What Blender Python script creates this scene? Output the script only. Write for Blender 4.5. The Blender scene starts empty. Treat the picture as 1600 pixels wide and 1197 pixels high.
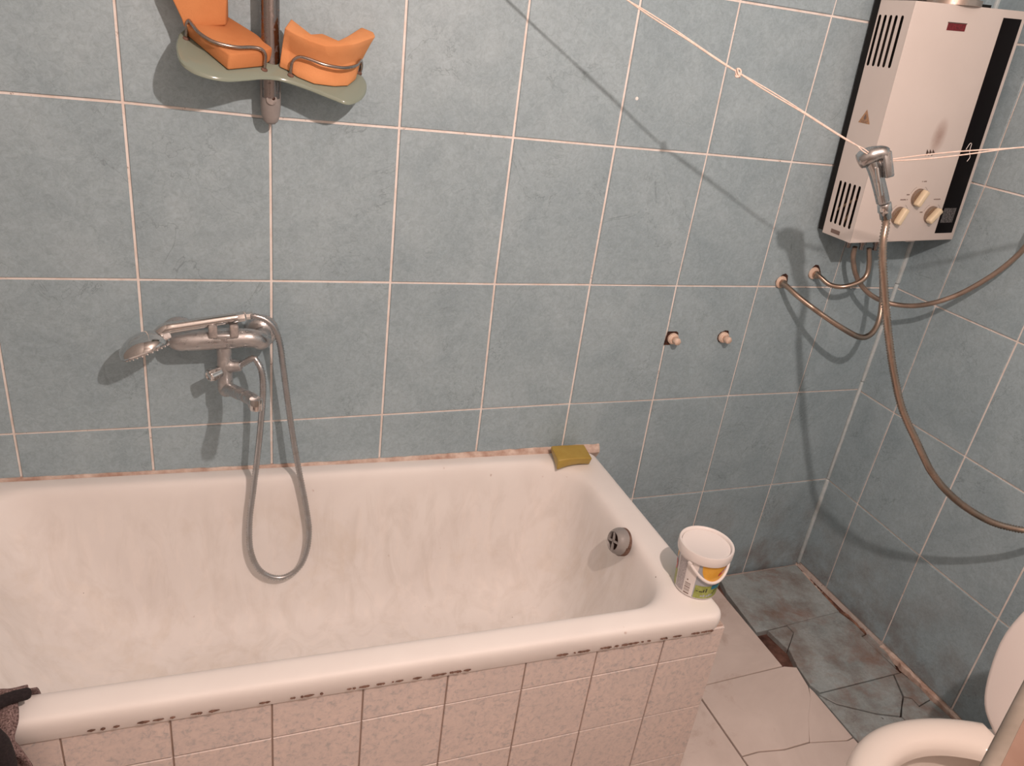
import bpy, bmesh, math, random
from mathutils import Matrix, Vector
random.seed(7)
S = bpy.context.scene
COL = S.collection
PI = math.pi

# ------------------------------------------------------------------ camera, world, light, exposure
cd = bpy.data.cameras.new('camera')
cam = bpy.data.objects.new('camera', cd); COL.objects.link(cam)
m = [[0.933873, 0.036338, -0.355755, -1.838659], [-0.335049, 0.436637, -0.834919, -1.589882], [0.124996, 0.898903, 0.419939, 0.869255]]
cam.matrix_world = Matrix([m[0], m[1], m[2], [0, 0, 0, 1]])
cd.sensor_fit = 'HORIZONTAL'; cd.sensor_width = 36.0
cd.lens = 36.0 * 1184.190 / 1600.0
cd.clip_start = 0.02
S.camera = cam

wd = bpy.data.worlds.new('room_world'); S.world = wd; wd.use_nodes = True
wd.node_tree.nodes['Background'].inputs['Color'].default_value = (1.0, 0.85, 0.75, 1)
wd.node_tree.nodes['Background'].inputs['Strength'].default_value = 0.05

ld = bpy.data.lights.new('bulb_light', 'POINT')
ld.energy = 73; ld.color = (1.0, 0.775, 0.675); ld.shadow_soft_size = 0.017
lo = bpy.data.objects.new('bulb_light', ld); COL.objects.link(lo); lo.location = (-1.281, -1.513, 1.438)

S.view_settings.view_transform = 'Standard'
S.view_settings.look = 'None'
S.view_settings.gamma = 1.0
S.view_settings.use_curve_mapping = False
S.view_settings.exposure = 0.0

FZ = -0.6665          # floor level (z = 0 is a grout line of the back wall)
CEIL = 1.95

# ------------------------------------------------------------------ materials
def nd(t, typ, **kw):
    n = t.nodes.new(typ)
    for k, v in kw.items():
        if hasattr(n, k): setattr(n, k, v)
        else: n.inputs[k.replace('_', ' ')].default_value = v
    return n

def base_mat(name, col, rough=0.5, metal=0.0, spec=0.5, trans=0.0, coat=0.0):
    mt = bpy.data.materials.new(name); mt.use_nodes = True
    b = mt.node_tree.nodes['Principled BSDF']
    b.inputs['Base Color'].default_value = (*col, 1)
    b.inputs['Roughness'].default_value = rough
    b.inputs['Metallic'].default_value = metal
    b.inputs['Specular IOR Level'].default_value = spec
    b.inputs['Transmission Weight'].default_value = trans
    b.inputs['Coat Weight'].default_value = coat
    return mt

def pos(t, off=False):
    g = nd(t, 'ShaderNodeNewGeometry')
    if not off: return g.outputs['Position']
    oi = nd(t, 'ShaderNodeObjectInfo')
    mu = nd(t, 'ShaderNodeMath', operation='MULTIPLY'); mu.inputs[1].default_value = 37.0
    t.links.new(oi.outputs['Random'], mu.inputs[0])
    va = nd(t, 'ShaderNodeVectorMath', operation='ADD')
    t.links.new(g.outputs['Position'], va.inputs[0]); t.links.new(mu.outputs[0], va.inputs[1])
    return va.outputs[0]

def noise(t, vec, scale, detail=4, rough=0.55, dist=0.0):
    n = nd(t, 'ShaderNodeTexNoise')
    n.inputs['Scale'].default_value = scale; n.inputs['Detail'].default_value = detail
    n.inputs['Roughness'].default_value = rough; n.inputs['Distortion'].default_value = dist
    t.links.new(vec, n.inputs['Vector']); return n.outputs['Fac']

def ramp(t, fac, stops):
    r = nd(t, 'ShaderNodeValToRGB'); e = r.color_ramp.elements
    while len(e) < len(stops): e.new(0.5)
    for k, (p, c) in enumerate(stops):
        e[k].position = p; e[k].color = (*c, 1) if len(c) == 3 else c
    t.links.new(fac, r.inputs['Fac']); return r.outputs['Color']

def g(v): return (v, v, v)

def mixc(t, fac, a, b, mode='MIX'):
    n = nd(t, 'ShaderNodeMix', data_type='RGBA', blend_type=mode)
    for s, v in ((n.inputs[0], fac), (n.inputs[6], a), (n.inputs[7], b)):
        if isinstance(v, (int, float)): s.default_value = v
        elif isinstance(v, tuple): s.default_value = (*v, 1)
        else: t.links.new(v, s)
    return n.outputs[2]

def math_(t, op, a, b=None):
    n = nd(t, 'ShaderNodeMath', operation=op)
    for s, v in ((n.inputs[0], a), (n.inputs[1], b)):
        if v is None: continue
        if isinstance(v, (int, float)): s.default_value = v
        else: t.links.new(v, s)
    return n.outputs[0]

def bump(t, mt, h, strength, dist=0.002):
    b = nd(t, 'ShaderNodeBump'); b.inputs['Strength'].default_value = strength; b.inputs['Distance'].default_value = dist
    t.links.new(h, b.inputs['Height'])
    t.links.new(b.outputs[0], mt.node_tree.nodes['Principled BSDF'].inputs['Normal'])

def setc(mt, sock, name='Base Color'):
    mt.node_tree.links.new(sock, mt.node_tree.nodes['Principled BSDF'].inputs[name])

def mottled(name, c1, c2, scale=20, rough=0.5, metal=0.0, spec=0.5, detail=4, bumps=0.0, lo=0.35, hi=0.65, dist=0.0, bs=None):
    mt = base_mat(name, c1, rough, metal, spec); t = mt.node_tree
    f = noise(t, pos(t), scale, detail, 0.6, dist)
    setc(mt, ramp(t, f, [(lo, c1), (hi, c2)]))
    if bumps: bump(t, mt, noise(t, pos(t), bs or scale * 3, 4), bumps)
    return mt

def vein(t, vec, scale, width, dist=0.0):
    f = noise(t, vec, scale, 5, 0.6, dist)
    a = math_(t, 'ABSOLUTE', math_(t, 'SUBTRACT', f, 0.5))
    return ramp(t, a, [(0.0, g(1.0)), (width, g(0.0))])

def wall_tile_mat(name, light, mid, dark):
    mt = base_mat(name, mid, 0.46, 0, 0.55); t = mt.node_tree
    v = pos(t, True)
    c = ramp(t, noise(t, v, 7.0, 6, 0.62, 0.6), [(0.3, dark), (0.5, mid), (0.72, light)])
    fine = noise(t, v, 75.0, 6, 0.7, 1.2)
    c = mixc(t, 1.0, c, ramp(t, fine, [(0.3, g(0.84)), (0.7, g(1.10))]), 'MULTIPLY')
    # long dark hair creases and small pale creases of the crumpled-paper print
    v1 = vein(t, v, 6.5, 0.007, 0.9)
    msk = ramp(t, noise(t, v, 4.3, 2), [(0.50, g(0.0)), (0.62, g(1.0))])
    c = mixc(t, math_(t, 'MULTIPLY', math_(t, 'MULTIPLY', v1, msk), 0.40), c, (0.10, 0.135, 0.15))
    v2 = vein(t, v, 26.0, 0.02, 1.5)
    c = mixc(t, math_(t, 'MULTIPLY', v2, 0.16), c, (0.12, 0.17, 0.19))
    v3 = vein(t, v, 19.0, 0.025, 1.1)
    c = mixc(t, math_(t, 'MULTIPLY', v3, 0.13), c, (0.50, 0.64, 0.68))
    # brown splash dirt on the lowest tiles near the corner
    g0 = nd(t, 'ShaderNodeNewGeometry'); sx = nd(t, 'ShaderNodeSeparateXYZ'); t.links.new(g0.outputs['Position'], sx.inputs[0])
    low = ramp(t, math_(t, 'ADD', sx.outputs['Z'], 1.0), [(0.33, g(1.0)), (0.66, g(0.0))])
    dn = ramp(t, noise(t, g0.outputs['Position'], 9.0, 5, 0.65), [(0.42, g(0.0)), (0.70, g(1.0))])
    c = mixc(t, math_(t, 'MULTIPLY', math_(t, 'MULTIPLY', low, dn), 0.75), c, (0.165, 0.105, 0.075))
    setc(mt, c)
    bump(t, mt, noise(t, v, 34.0, 5, 0.6, 1.0), 0.18, 0.001)
    return mt

M = {}
M['tile'] = wall_tile_mat('blue_wall_tile', (0.395, 0.508, 0.565), (0.347, 0.455, 0.510), (0.304, 0.405, 0.459))

def grout_mat(name, c, cd_, rust):
    mt = base_mat(name, c, 0.9, 0, 0.1); t = mt.node_tree; v = pos(t)
    k = mixc(t, ramp(t, noise(t, v, 22, 5, 0.65), [(0.45, g(0)), (0.75, g(1))]), c, cd_)
    k = mixc(t, ramp(t, noise(t, v, 60, 4, 0.7), [(0.62, g(0)), (0.72, g(0.8))]), k, rust)
    setc(mt, k); return mt
M['grout'] = grout_mat('wall_grout', (0.92, 0.86, 0.82), (0.76, 0.64, 0.57), (0.24, 0.14, 0.10))
M['mortar'] = mottled('rough_mortar', (0.46, 0.31, 0.25), (0.72, 0.60, 0.53), 30, 0.95, bumps=0.6, bs=200)
M['rustmortar'] = mottled('rusty_mortar', (0.10, 0.045, 0.03), (0.42, 0.24, 0.17), 30, 0.95, bumps=0.8, bs=150)
M['pit'] = mottled('wet_pit_cement', (0.045, 0.018, 0.012), (0.20, 0.10, 0.075), 16, 0.8, bumps=0.8, bs=90)
M['plaster'] = mottled('plaster', (0.40, 0.37, 0.35), (0.46, 0.43, 0.40), 6, 0.9)
M['trim'] = mottled('corner_strip', (0.50, 0.60, 0.63), (0.62, 0.70, 0.72), 40, 0.5)

def floor_blue():
    mt = wall_tile_mat('blue_floor_tile', (0.44, 0.50, 0.51), (0.38, 0.43, 0.44), (0.31, 0.36, 0.37)); t = mt.node_tree
    b = t.nodes['Principled BSDF']; src = b.inputs['Base Color'].links[0].from_socket
    v = pos(t)
    d = ramp(t, noise(t, v, 7.5, 6, 0.68, 0.4), [(0.50, g(0.0)), (0.74, g(0.85))])
    c = mixc(t, d, src, (0.26, 0.135, 0.09))
    sp = ramp(t, noise(t, v, 48, 2, 0.5), [(0.74, g(0)), (0.78, g(0.8))])
    c = mixc(t, sp, c, (0.045, 0.035, 0.03))
    setc(mt, c); return mt
M['floor_blue'] = floor_blue()

def floor_white():
    mt = base_mat('white_floor_tile', (0.7, 0.64, 0.6), 0.38, 0, 0.4); t = mt.node_tree; v = pos(t)
    c = ramp(t, noise(t, v, 4.0, 5, 0.6, 0.8), [(0.3, (0.66, 0.565, 0.52)), (0.7, (0.80, 0.70, 0.65))])
    d = ramp(t, noise(t, v, 8.0, 6, 0.7, 0.5), [(0.56, g(0)), (0.80, g(0.55))])
    c = mixc(t, d, c, (0.35, 0.20, 0.14))
    sp = ramp(t, noise(t, v, 55, 2, 0.5), [(0.76, g(0)), (0.80, g(0.6))])
    c = mixc(t, sp, c, (0.12, 0.08, 0.06))
    setc(mt, c); return mt
M['floor_white'] = floor_white()

def apron_mat():
    mt = base_mat('apron_tile', (0.55, 0.49, 0.47), 0.45, 0, 0.35); t = mt.node_tree; v = pos(t, True)
    c = ramp(t, noise(t, v, 95, 5, 0.68, 0.6), [(0.33, (0.50, 0.475, 0.47)), (0.47, (0.70, 0.61, 0.575)), (0.62, (0.78, 0.675, 0.625))])
    c = mixc(t, ramp(t, noise(t, v, 9, 3), [(0.35, g(0.0)), (0.75, g(0.45))]), c, (0.60, 0.55, 0.535))
    setc(mt, c); return mt
M['apron'] = apron_mat()
M['apron_grout'] = grout_mat('apron_grout', (0.50, 0.40, 0.35), (0.40, 0.30, 0.25), (0.16, 0.09, 0.06))

def enamel():
    mt = base_mat('old_enamel', (0.8, 0.75, 0.71), 0.55, 0, 0.35); t = mt.node_tree; v = pos(t)
    c = ramp(t, noise(t, v, 3.2, 4, 0.6, 0.4), [(0.3, (0.82, 0.79, 0.77)), (0.7, (0.89, 0.87, 0.85))])
    sx = nd(t, 'ShaderNodeSeparateXYZ'); t.links.new(v, sx.inputs[0])
    # depth below the rim decides where water has left its runs
    dep = math_(t, 'SUBTRACT', math_(t, 'MULTIPLY', math_(t, 'ADD', sx.outputs['X'], 0.9), -0.024), math_(t, 'ADD', sx.outputs['Z'], 0.142))
    inside = ramp(t, dep, [(0.02, g(0)), (0.10, g(1))])
    st = nd(t, 'ShaderNodeMapping'); st.inputs['Scale'].default_value = (42, 42, 3.0); t.links.new(v, st.inputs['Vector'])
    runs = ramp(t, noise(t, st.outputs[0], 1.0, 3, 0.5, 0.25), [(0.52, g(0)), (0.64, g(0.45))])
    c = mixc(t, math_(t, 'MULTIPLY', runs, inside), c, (0.90, 0.86, 0.83))
    st2 = nd(t, 'ShaderNodeMapping'); st2.inputs['Scale'].default_value = (17, 17, 4.5); t.links.new(v, st2.inputs['Vector'])
    scum = ramp(t, noise(t, st2.outputs[0], 1.0, 5, 0.65, 0.8), [(0.46, g(0)), (0.74, g(0.40))])
    c = mixc(t, math_(t, 'MULTIPLY', scum, inside), c, (0.60, 0.55, 0.50))
    yl = ramp(t, noise(t, v, 5.5, 5, 0.65, 0.5), [(0.52, g(0)), (0.78, g(0.32))])
    c = mixc(t, math_(t, 'MULTIPLY', yl, inside), c, (0.63, 0.52, 0.38))
    rs = ramp(t, noise(t, v, 26, 3, 0.5), [(0.75, g(0)), (0.80, g(0.6))])
    c = mixc(t, rs, c, (0.34, 0.17, 0.11))
    ck = ramp(t, noise(t, v, 75, 1, 0.4), [(0.835, g(0)), (0.86, g(0.85))])
    c = mixc(t, ck, c, (0.10, 0.07, 0.06))
    setc(mt, c); return mt
M['enamel'] = enamel()

def dirty_metal(name, col, dirt, r0, r1, scale=30, lo=0.5, hi=0.75, metal_dirt=0.2):
    mt = base_mat(name, col, r0, 1.0); t = mt.node_tree; v = pos(t)
    f = ramp(t, noise(t, v, scale, 5, 0.65), [(lo, g(0)), (hi, g(1))])
    setc(mt, mixc(t, f, col, dirt))
    rr = math_(t, 'ADD', math_(t, 'MULTIPLY', f, r1 - r0), r0); setc(mt, rr, 'Roughness')
    mm = math_(t, 'SUBTRACT', 1.0, math_(t, 'MULTIPLY', f, 1 - metal_dirt)); setc(mt, mm, 'Metallic')
    return mt
M['chrome'] = dirty_metal('chrome', (0.66, 0.655, 0.65), (0.36, 0.33, 0.31), 0.07, 0.35, 60, 0.55, 0.85, 0.6)
M['satin'] = dirty_metal('satin_chrome', (0.50, 0.505, 0.51), (0.38, 0.37, 0.36), 0.22, 0.4, 50, 0.5, 0.8, 0.6)
M['scaled_chrome'] = dirty_metal('limescaled_chrome', (0.52, 0.53, 0.54), (0.45, 0.43, 0.42), 0.20, 0.55, 45, 0.35, 0.7, 0.45)
M['hose'] = dirty_metal('steel_hose', (0.50, 0.515, 0.53), (0.38, 0.36, 0.345), 0.28, 0.5, 40, 0.45, 0.75, 0.6)
M['brownhose'] = dirty_metal('tarnished_hose', (0.50, 0.40, 0.33), (0.33, 0.24, 0.185), 0.28, 0.5, 35, 0.45, 0.75, 0.6)
M['gashose'] = dirty_metal('tarnished_gas_hose', (0.50, 0.40, 0.34), (0.38, 0.29, 0.235), 0.38, 0.55, 50, 0.4, 0.7, 0.4)
M['rail'] = dirty_metal('rusty_rail', (0.30, 0.27, 0.26), (0.10, 0.06, 0.05), 0.22, 0.6, 110, 0.55, 0.72, 0.2)
M['wire'] = dirty_metal('guard_wire', (0.42, 0.37, 0.34), (0.20, 0.12, 0.09), 0.22, 0.5, 60, 0.5, 0.8, 0.4)
M['rust'] = mottled('rust', (0.10, 0.055, 0.04), (0.22, 0.13, 0.10), 120, 0.9)
M['greyplastic'] = mottled('grey_plastic', (0.27, 0.255, 0.25), (0.33, 0.31, 0.30), 30, 0.45)
M['clearhub'] = mottled('clouded_plastic', (0.26, 0.245, 0.24), (0.42, 0.38, 0.36), 90, 0.18)
M['shelf'] = base_mat('milky_green_shelf', (0.36, 0.425, 0.35), 0.14, 0, 0.5, 0.3)
M['foam'] = mottled('orange_foam', (0.55, 0.220, 0.088), (0.62, 0.265, 0.11), 9, 0.95, bumps=0.35, bs=420, spec=0.1)
M['foam_pale'] = mottled('pale_orange_foam', (0.70, 0.305, 0.128), (0.78, 0.365, 0.165), 9, 0.95, bumps=0.35, bs=420, spec=0.1)
M['soap'] = mottled('olive_soap', (0.40, 0.270, 0.050), (0.46, 0.33, 0.075), 16, 0.42, bumps=0.1)
M['casing'] = mottled('cream_casing', (0.70, 0.645, 0.61), (0.735, 0.68, 0.645), 5, 0.38)
def scorch():
    mt = mottled('cream_front', (0.70, 0.645, 0.61), (0.735, 0.68, 0.645), 5, 0.38); t = mt.node_tree
    b = t.nodes['Principled BSDF']; src = b.inputs['Base Color'].links[0].from_socket
    v = pos(t)
    sub = nd(t, 'ShaderNodeVectorMath', operation='SUBTRACT'); sub.inputs[1].default_value = (-0.187, -0.133, 0.763); t.links.new(v, sub.inputs[0])
    mp = nd(t, 'ShaderNodeMapping'); mp.inputs['Scale'].default_value = (40, 8, 21); mp.inputs['Rotation'].default_value = (0, math.radians(-14), 0); t.links.new(sub.outputs[0], mp.inputs['Vector'])
    ln = nd(t, 'ShaderNodeVectorMath', operation='LENGTH'); t.links.new(mp.outputs[0], ln.inputs[0])
    f = ramp(t, ln.outputs['Value'], [(0.0, g(0.85)), (0.45, g(0.5)), (1.0, g(0.0))])
    f = math_(t, 'MULTIPLY', f, ramp(t, noise(t, v, 60, 3), [(0.2, g(0.6)), (0.7, g(1))]))
    setc(mt, mixc(t, f, src, (0.30, 0.16, 0.12))); return mt
M['front'] = scorch()
M['black'] = base_mat('black_gloss', (0.005, 0.004, 0.005), 0.45, 0, 0.12)
M['darkback'] = base_mat('dark_back', (0.014, 0.014, 0.014), 0.6, 0, 0.2)
M['inside'] = mottled('heater_inside', (0.008, 0.005, 0.004), (0.02, 0.012, 0.008), 30, 0.8)
M['copper'] = base_mat('copper_pipe', (0.45, 0.30, 0.18), 0.4, 0.9)
M['redwin'] = mottled('dark_red_window', (0.10, 0.006, 0.008), (0.22, 0.015, 0.022), 260, 0.12)
M['display'] = mottled('dull_display', (0.03, 0.03, 0.032), (0.14, 0.135, 0.14), 320, 0.2)
M['knob'] = base_mat('cream_knob', (0.80, 0.69, 0.50), 0.4)
M['knobbase'] = base_mat('knob_dish', (0.34, 0.26, 0.21), 0.22, 0.6)
M['ink'] = base_mat('faded_ink', (0.22, 0.16, 0.14), 0.7)
M['darkink'] = base_mat('dark_ink', (0.09, 0.06, 0.05), 0.6)
M['sticker'] = mottled('ochre_sticker', (0.44, 0.24, 0.12), (0.55, 0.34, 0.21), 300, 0.6)
M['flue'] = dirty_metal('flue_metal', (0.62, 0.52, 0.46), (0.32, 0.20, 0.14), 0.3, 0.6, 40)
M['thread'] = mottled('pink_cord', (0.74, 0.58, 0.50), (0.86, 0.73, 0.66), 150, 0.9)
M['ptfe'] = mottled('cream_plug', (0.72, 0.53, 0.42), (0.83, 0.68, 0.57), 120, 0.6)
M['hole'] = mottled('dark_hole', (0.018, 0.007, 0.005), (0.10, 0.04, 0.025), 120, 0.95)
M['whiteplastic'] = base_mat('white_plastic', (0.80, 0.765, 0.75), 0.35)
M['greypool'] = base_mat('label_sky', (0.40, 0.43, 0.47), 0.35)
M['orange_print'] = mottled('label_orange', (0.78, 0.40, 0.045), (0.85, 0.48, 0.08), 60, 0.35)
M['green_print'] = mottled('label_green', (0.25, 0.30, 0.045), (0.40, 0.45, 0.13), 120, 0.35)
M['red_print'] = base_mat('label_red', (0.60, 0.05, 0.045), 0.35)
M['blue_print'] = base_mat('label_blue', (0.02, 0.19, 0.30), 0.35)
M['greytext'] = mottled('label_small_print', (0.35, 0.33, 0.35), (0.56, 0.53, 0.54), 700, 0.4, detail=1, lo=0.45, hi=0.55)
M['blackprint'] = base_mat('label_black', (0.02, 0.02, 0.015), 0.4)
M['ceramic'] = base_mat('cream_ceramic', (0.85, 0.785, 0.73), 0.18, 0, 0.5)
M['lid'] = base_mat('white_seat_plastic', (0.92, 0.86, 0.835), 0.3)
M['bowlbrown'] = mottled('brown_bowl', (0.30, 0.20, 0.16), (0.60, 0.50, 0.45), 14, 0.25)
M['tan'] = mottled('worn_tan_top', (0.17, 0.098, 0.070), (0.215, 0.135, 0.102), 11, 0.6)
M['greyedge'] = mottled('pale_grey_edge', (0.19, 0.16, 0.13), (0.26, 0.22, 0.185), 14, 0.5)
M['cabinet'] = mottled('cabinet_board', (0.55, 0.45, 0.38), (0.6, 0.5, 0.42), 10, 0.6)
def cloth_mat():
    mt = base_mat('melange_cloth', (0.2, 0.15, 0.14), 0.95, 0, 0.1); t = mt.node_tree; v = pos(t)
    c = ramp(t, noise(t, v, 420, 3, 0.7), [(0.32, (0.055, 0.035, 0.035)), (0.55, (0.23, 0.165, 0.16)), (0.72, (0.40, 0.31, 0.30))])
    setc(mt, c); bump(t, mt, noise(t, v, 300, 3), 0.6, 0.002); return mt
M['cloth'] = cloth_mat()
M['blackcloth'] = mottled('black_cloth', (0.010, 0.007, 0.009), (0.022, 0.016, 0.018), 300, 0.95, bumps=0.4, bs=350)
M['glint'] = base_mat('glint_white', (0.95, 0.95, 0.93), 0.3)  # near-white colour standing in for a specular glint

# ------------------------------------------------------------------ builders (all shapes in world coordinates)
def link(name, me, parent=None, mat=None, smooth=False, label=None):
    o = bpy.data.objects.new(name, me); COL.objects.link(o)
    if mat: me.materials.append(M[mat] if isinstance(mat, str) else mat)
    if smooth:
        for p in me.polygons: p.use_smooth = True
    if parent is not None:
        o.parent = parent; o.matrix_parent_inverse = Matrix.Translation(root_loc(parent)).inverted()
    if label: o['label'] = label
    return o

def root_loc(o):
    v = Vector(o.location); q = o.parent
    return v

def mesh(name, vs, fs, mat, parent=None, smooth=False, label=None, angle=None):
    me = bpy.data.meshes.new(name); me.from_pydata([tuple(v) for v in vs], [], fs); me.update()
    bm = bmesh.new(); bm.from_mesh(me); bmesh.ops.recalc_face_normals(bm, faces=bm.faces)
    if angle:
        for e in bm.edges:
            if len(e.link_faces) == 2 and e.calc_face_angle(0) > math.radians(angle): e.smooth = False
    bm.to_mesh(me); bm.free()
    return link(name, me, parent, mat, smooth or bool(angle), label)

def thing(name, label, cat, loc, group=None):
    o = bpy.data.objects.new(name, None); COL.objects.link(o); o.location = loc
    o.empty_display_size = 0.02
    o['label'] = label; o['category'] = cat
    if group: o['group'] = group
    return o

def tag(o, label, cat, group=None):
    o['label'] = label; o['category'] = cat
    if group: o['group'] = group
    return o

def struct(o):
    o['kind'] = 'structure'; return o

def box_vf(a, b):
    x0, y0, z0 = a; x1, y1, z1 = b
    vs = [(x0, y0, z0), (x1, y0, z0), (x1, y1, z0), (x0, y1, z0), (x0, y0, z1), (x1, y0, z1), (x1, y1, z1), (x0, y1, z1)]
    fs = [(0, 3, 2, 1), (4, 5, 6, 7), (0, 1, 5, 4), (1, 2, 6, 5), (2, 3, 7, 6), (3, 0, 4, 7)]
    return vs, fs

def box(name, a, b, mat, parent=None, bev=0.0, mtx=None, label=None, seg=2):
    vs, fs = box_vf(a, b)
    bm = bmesh.new(); bv = [bm.verts.new(v) for v in vs]
    for f in fs: bm.faces.new([bv[k] for k in f])
    if bev: bmesh.ops.bevel(bm, geom=bm.edges[:], offset=bev, segments=seg, profile=0.5, affect='EDGES')
    if mtx: bmesh.ops.transform(bm, matrix=mtx, verts=bm.verts)
    bmesh.ops.recalc_face_normals(bm, faces=bm.faces)
    me = bpy.data.meshes.new(name); bm.to_mesh(me); bm.free()
    o = link(name, me, parent, mat, bool(bev), label)
    return o

def frame_at(p, d, up=(0, 0, 1)):
    z = Vector(d).normalized(); x = Vector(up).cross(z)
    if x.length < 1e-4: x = Vector((1, 0, 0)).cross(z)
    x.normalize(); y = z.cross(x)
    mm = Matrix((x, y, z)).transposed().to_4x4(); mm.translation = Vector(p); return mm

def lathe_vf(prof, n=32, mtx=None, cap0=True, cap1=True):
    vs, fs = [], []
    for r, z in prof:
        for k in range(n):
            a = 2 * PI * k / n; v = Vector((r * math.cos(a), r * math.sin(a), z)); vs.append(mtx @ v if mtx else v)
    for i in range(len(prof) - 1):
        for k in range(n):
            k2 = (k + 1) % n; fs.append((i * n + k, i * n + k2, (i + 1) * n + k2, (i + 1) * n + k))
    if cap0: fs.append(tuple(range(n))[::-1])
    if cap1: fs.append(tuple((len(prof) - 1) * n + k for k in range(n)))
    return vs, fs

def lathe(name, prof, mat, parent=None, n=32, mtx=None, cap0=True, cap1=True, label=None, angle=35):
    vs, fs = lathe_vf(prof, n, mtx, cap0, cap1)
    return mesh(name, vs, fs, mat, parent, label=label, angle=angle)

def catmull(pts, per=12):
    P = [Vector(p) for p in pts]; P = [2 * P[0] - P[1]] + P + [2 * P[-1] - P[-2]]; out = []
    for i in range(1, len(P) - 2):
        p0, p1, p2, p3 = P[i - 1:i + 3]
        for k in range(per):
            t = k / per
            out.append(0.5 * ((2 * p1) + (p2 - p0) * t + (2 * p0 - 5 * p1 + 4 * p2 - p3) * t * t + (3 * p1 - p0 - 3 * p2 + p3) * t ** 3))
    out.append(P[-2]); return out

def resample(path, step):
    out = [path[0].copy()]; acc = 0.0
    for a, b in zip(path, path[1:]):
        L = (b - a).length; d = step - acc
        while d <= L:
            out.append(a + (b - a) * (d / L)); d += step
        acc = L - (d - step)
    out.append(path[-1].copy()); return out

def tube_vf(path, rad, n=12, caps=True, flat=1.0):
    """sweep a circle along a path; rad is a number or a function of (index, count)"""
    vs, fs = [], []; N = len(path)
    t0 = (path[1] - path[0]).normalized()
    up = Vector((0, 0, 1)) if abs(t0.z) < 0.9 else Vector((0, 1, 0))
    x = up.cross(t0).normalized()
    for i, p in enumerate(path):
        t = (path[min(i + 1, N - 1)] - path[max(i - 1, 0)]).normalized()
        x = (x - t * x.dot(t)).normalized(); y = t.cross(x)
        r = rad(i, N) if callable(rad) else rad
        for k in range(n):
            a = 2 * PI * k / n; vs.append(p + x * (r * math.cos(a)) + y * (r * flat * math.sin(a)))
    for i in range(N - 1):
        for k in range(n):
            k2 = (k + 1) % n; fs.append((i * n + k, i * n + k2, (i + 1) * n + k2, (i + 1) * n + k))
    if caps:
        fs.append(tuple(range(n))[::-1]); fs.append(tuple((N - 1) * n + k for k in range(n)))
    return vs, fs

def tube(name, pts, rad, mat, parent=None, n=12, per=10, smooth_path=True, label=None, flat=1.0):
    path = catmull(pts, per) if smooth_path else [Vector(p) for p in pts]
    vs, fs = tube_vf(path, rad, n, True, flat)
    return mesh(name, vs, fs, mat, parent, label=label, angle=60)

def ribbed(name, pts, r, pitch, mat, parent=None, n=12, depth=0.16, label=None):
    path = resample(catmull(pts, 16), pitch / 2)
    vs, fs = tube_vf(path, lambda i, N: r * (1.0 if i % 2 else 1.0 - depth), n)
    return mesh(name, vs, fs, mat, parent, smooth=True, label=label)

def prism_vf(poly, z0, z1, inset=0.0):
    n = len(poly); c = Vector((sum(p[0] for p in poly) / n, sum(p[1] for p in poly) / n))
    vs = [(p[0], p[1], z0) for p in poly] + [(p[0], p[1], z1 - inset) for p in poly]
    fs = [tuple(range(n))[::-1]] + [(k, (k + 1) % n, n + (k + 1) % n, n + k) for k in range(n)]
    if inset:
        top = []
        for k in range(n):
            a, b, d = Vector(poly[k - 1][:2]), Vector(poly[k][:2]), Vector(poly[(k + 1) % n][:2])
            e1 = (b - a).normalized(); e2 = (d - b).normalized()
            area = sum(poly[i][0] * poly[(i + 1) % n][1] - poly[(i + 1) % n][0] * poly[i][1] for i in range(n))
            s = 1 if area > 0 else -1
            nn = Vector((-e1.y - e2.y, e1.x + e2.x)) * s
            if nn.length > 1e-6: nn.normalize()
            top.append((b.x + nn.x * inset, b.y + nn.y * inset, z1))
        vs += top
        fs += [(n + k, n + (k + 1) % n, 2 * n + (k + 1) % n, 2 * n + k) for k in range(n)] + [tuple(2 * n + k for k in range(n))]
    else: fs.append(tuple(n + k for k in range(n)))
    return vs, fs

def join_vf(*parts):
    vs, fs = [], []
    for v, f in parts:
        o = len(vs); vs += list(v); fs += [tuple(k + o for k in q) for q in f]
    return vs, fs

# ------------------------------------------------------------------ room shell
XL, YN = -2.47, -2.35
wb = struct(box('wall_back', (XL - 0.1, 0.0012, FZ - 0.06), (0.1, 0.10, CEIL), 'grout'))
wr = struct(box('wall_right', (0.0012, YN - 0.1, FZ - 0.06), (0.10, 0.0011, CEIL), 'grout'))
wl = struct(box('wall_left', (XL - 0.1, YN, FZ - 0.06), (XL, 0.0, CEIL), 'plaster'))
wn = struct(box('wall_near', (XL - 0.1, YN - 0.1, FZ - 0.06), (0.0, YN, CEIL), 'plaster'))
cl = struct(box('ceiling', (XL - 0.1, YN - 0.1, CEIL), (0.1, 0.1, CEIL + 0.08), 'plaster'))
fl = struct(box('floor', (XL - 0.1, YN - 0.1, FZ - 0.10), (0.1, 0.1, FZ - 0.018), 'pit'))

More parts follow.
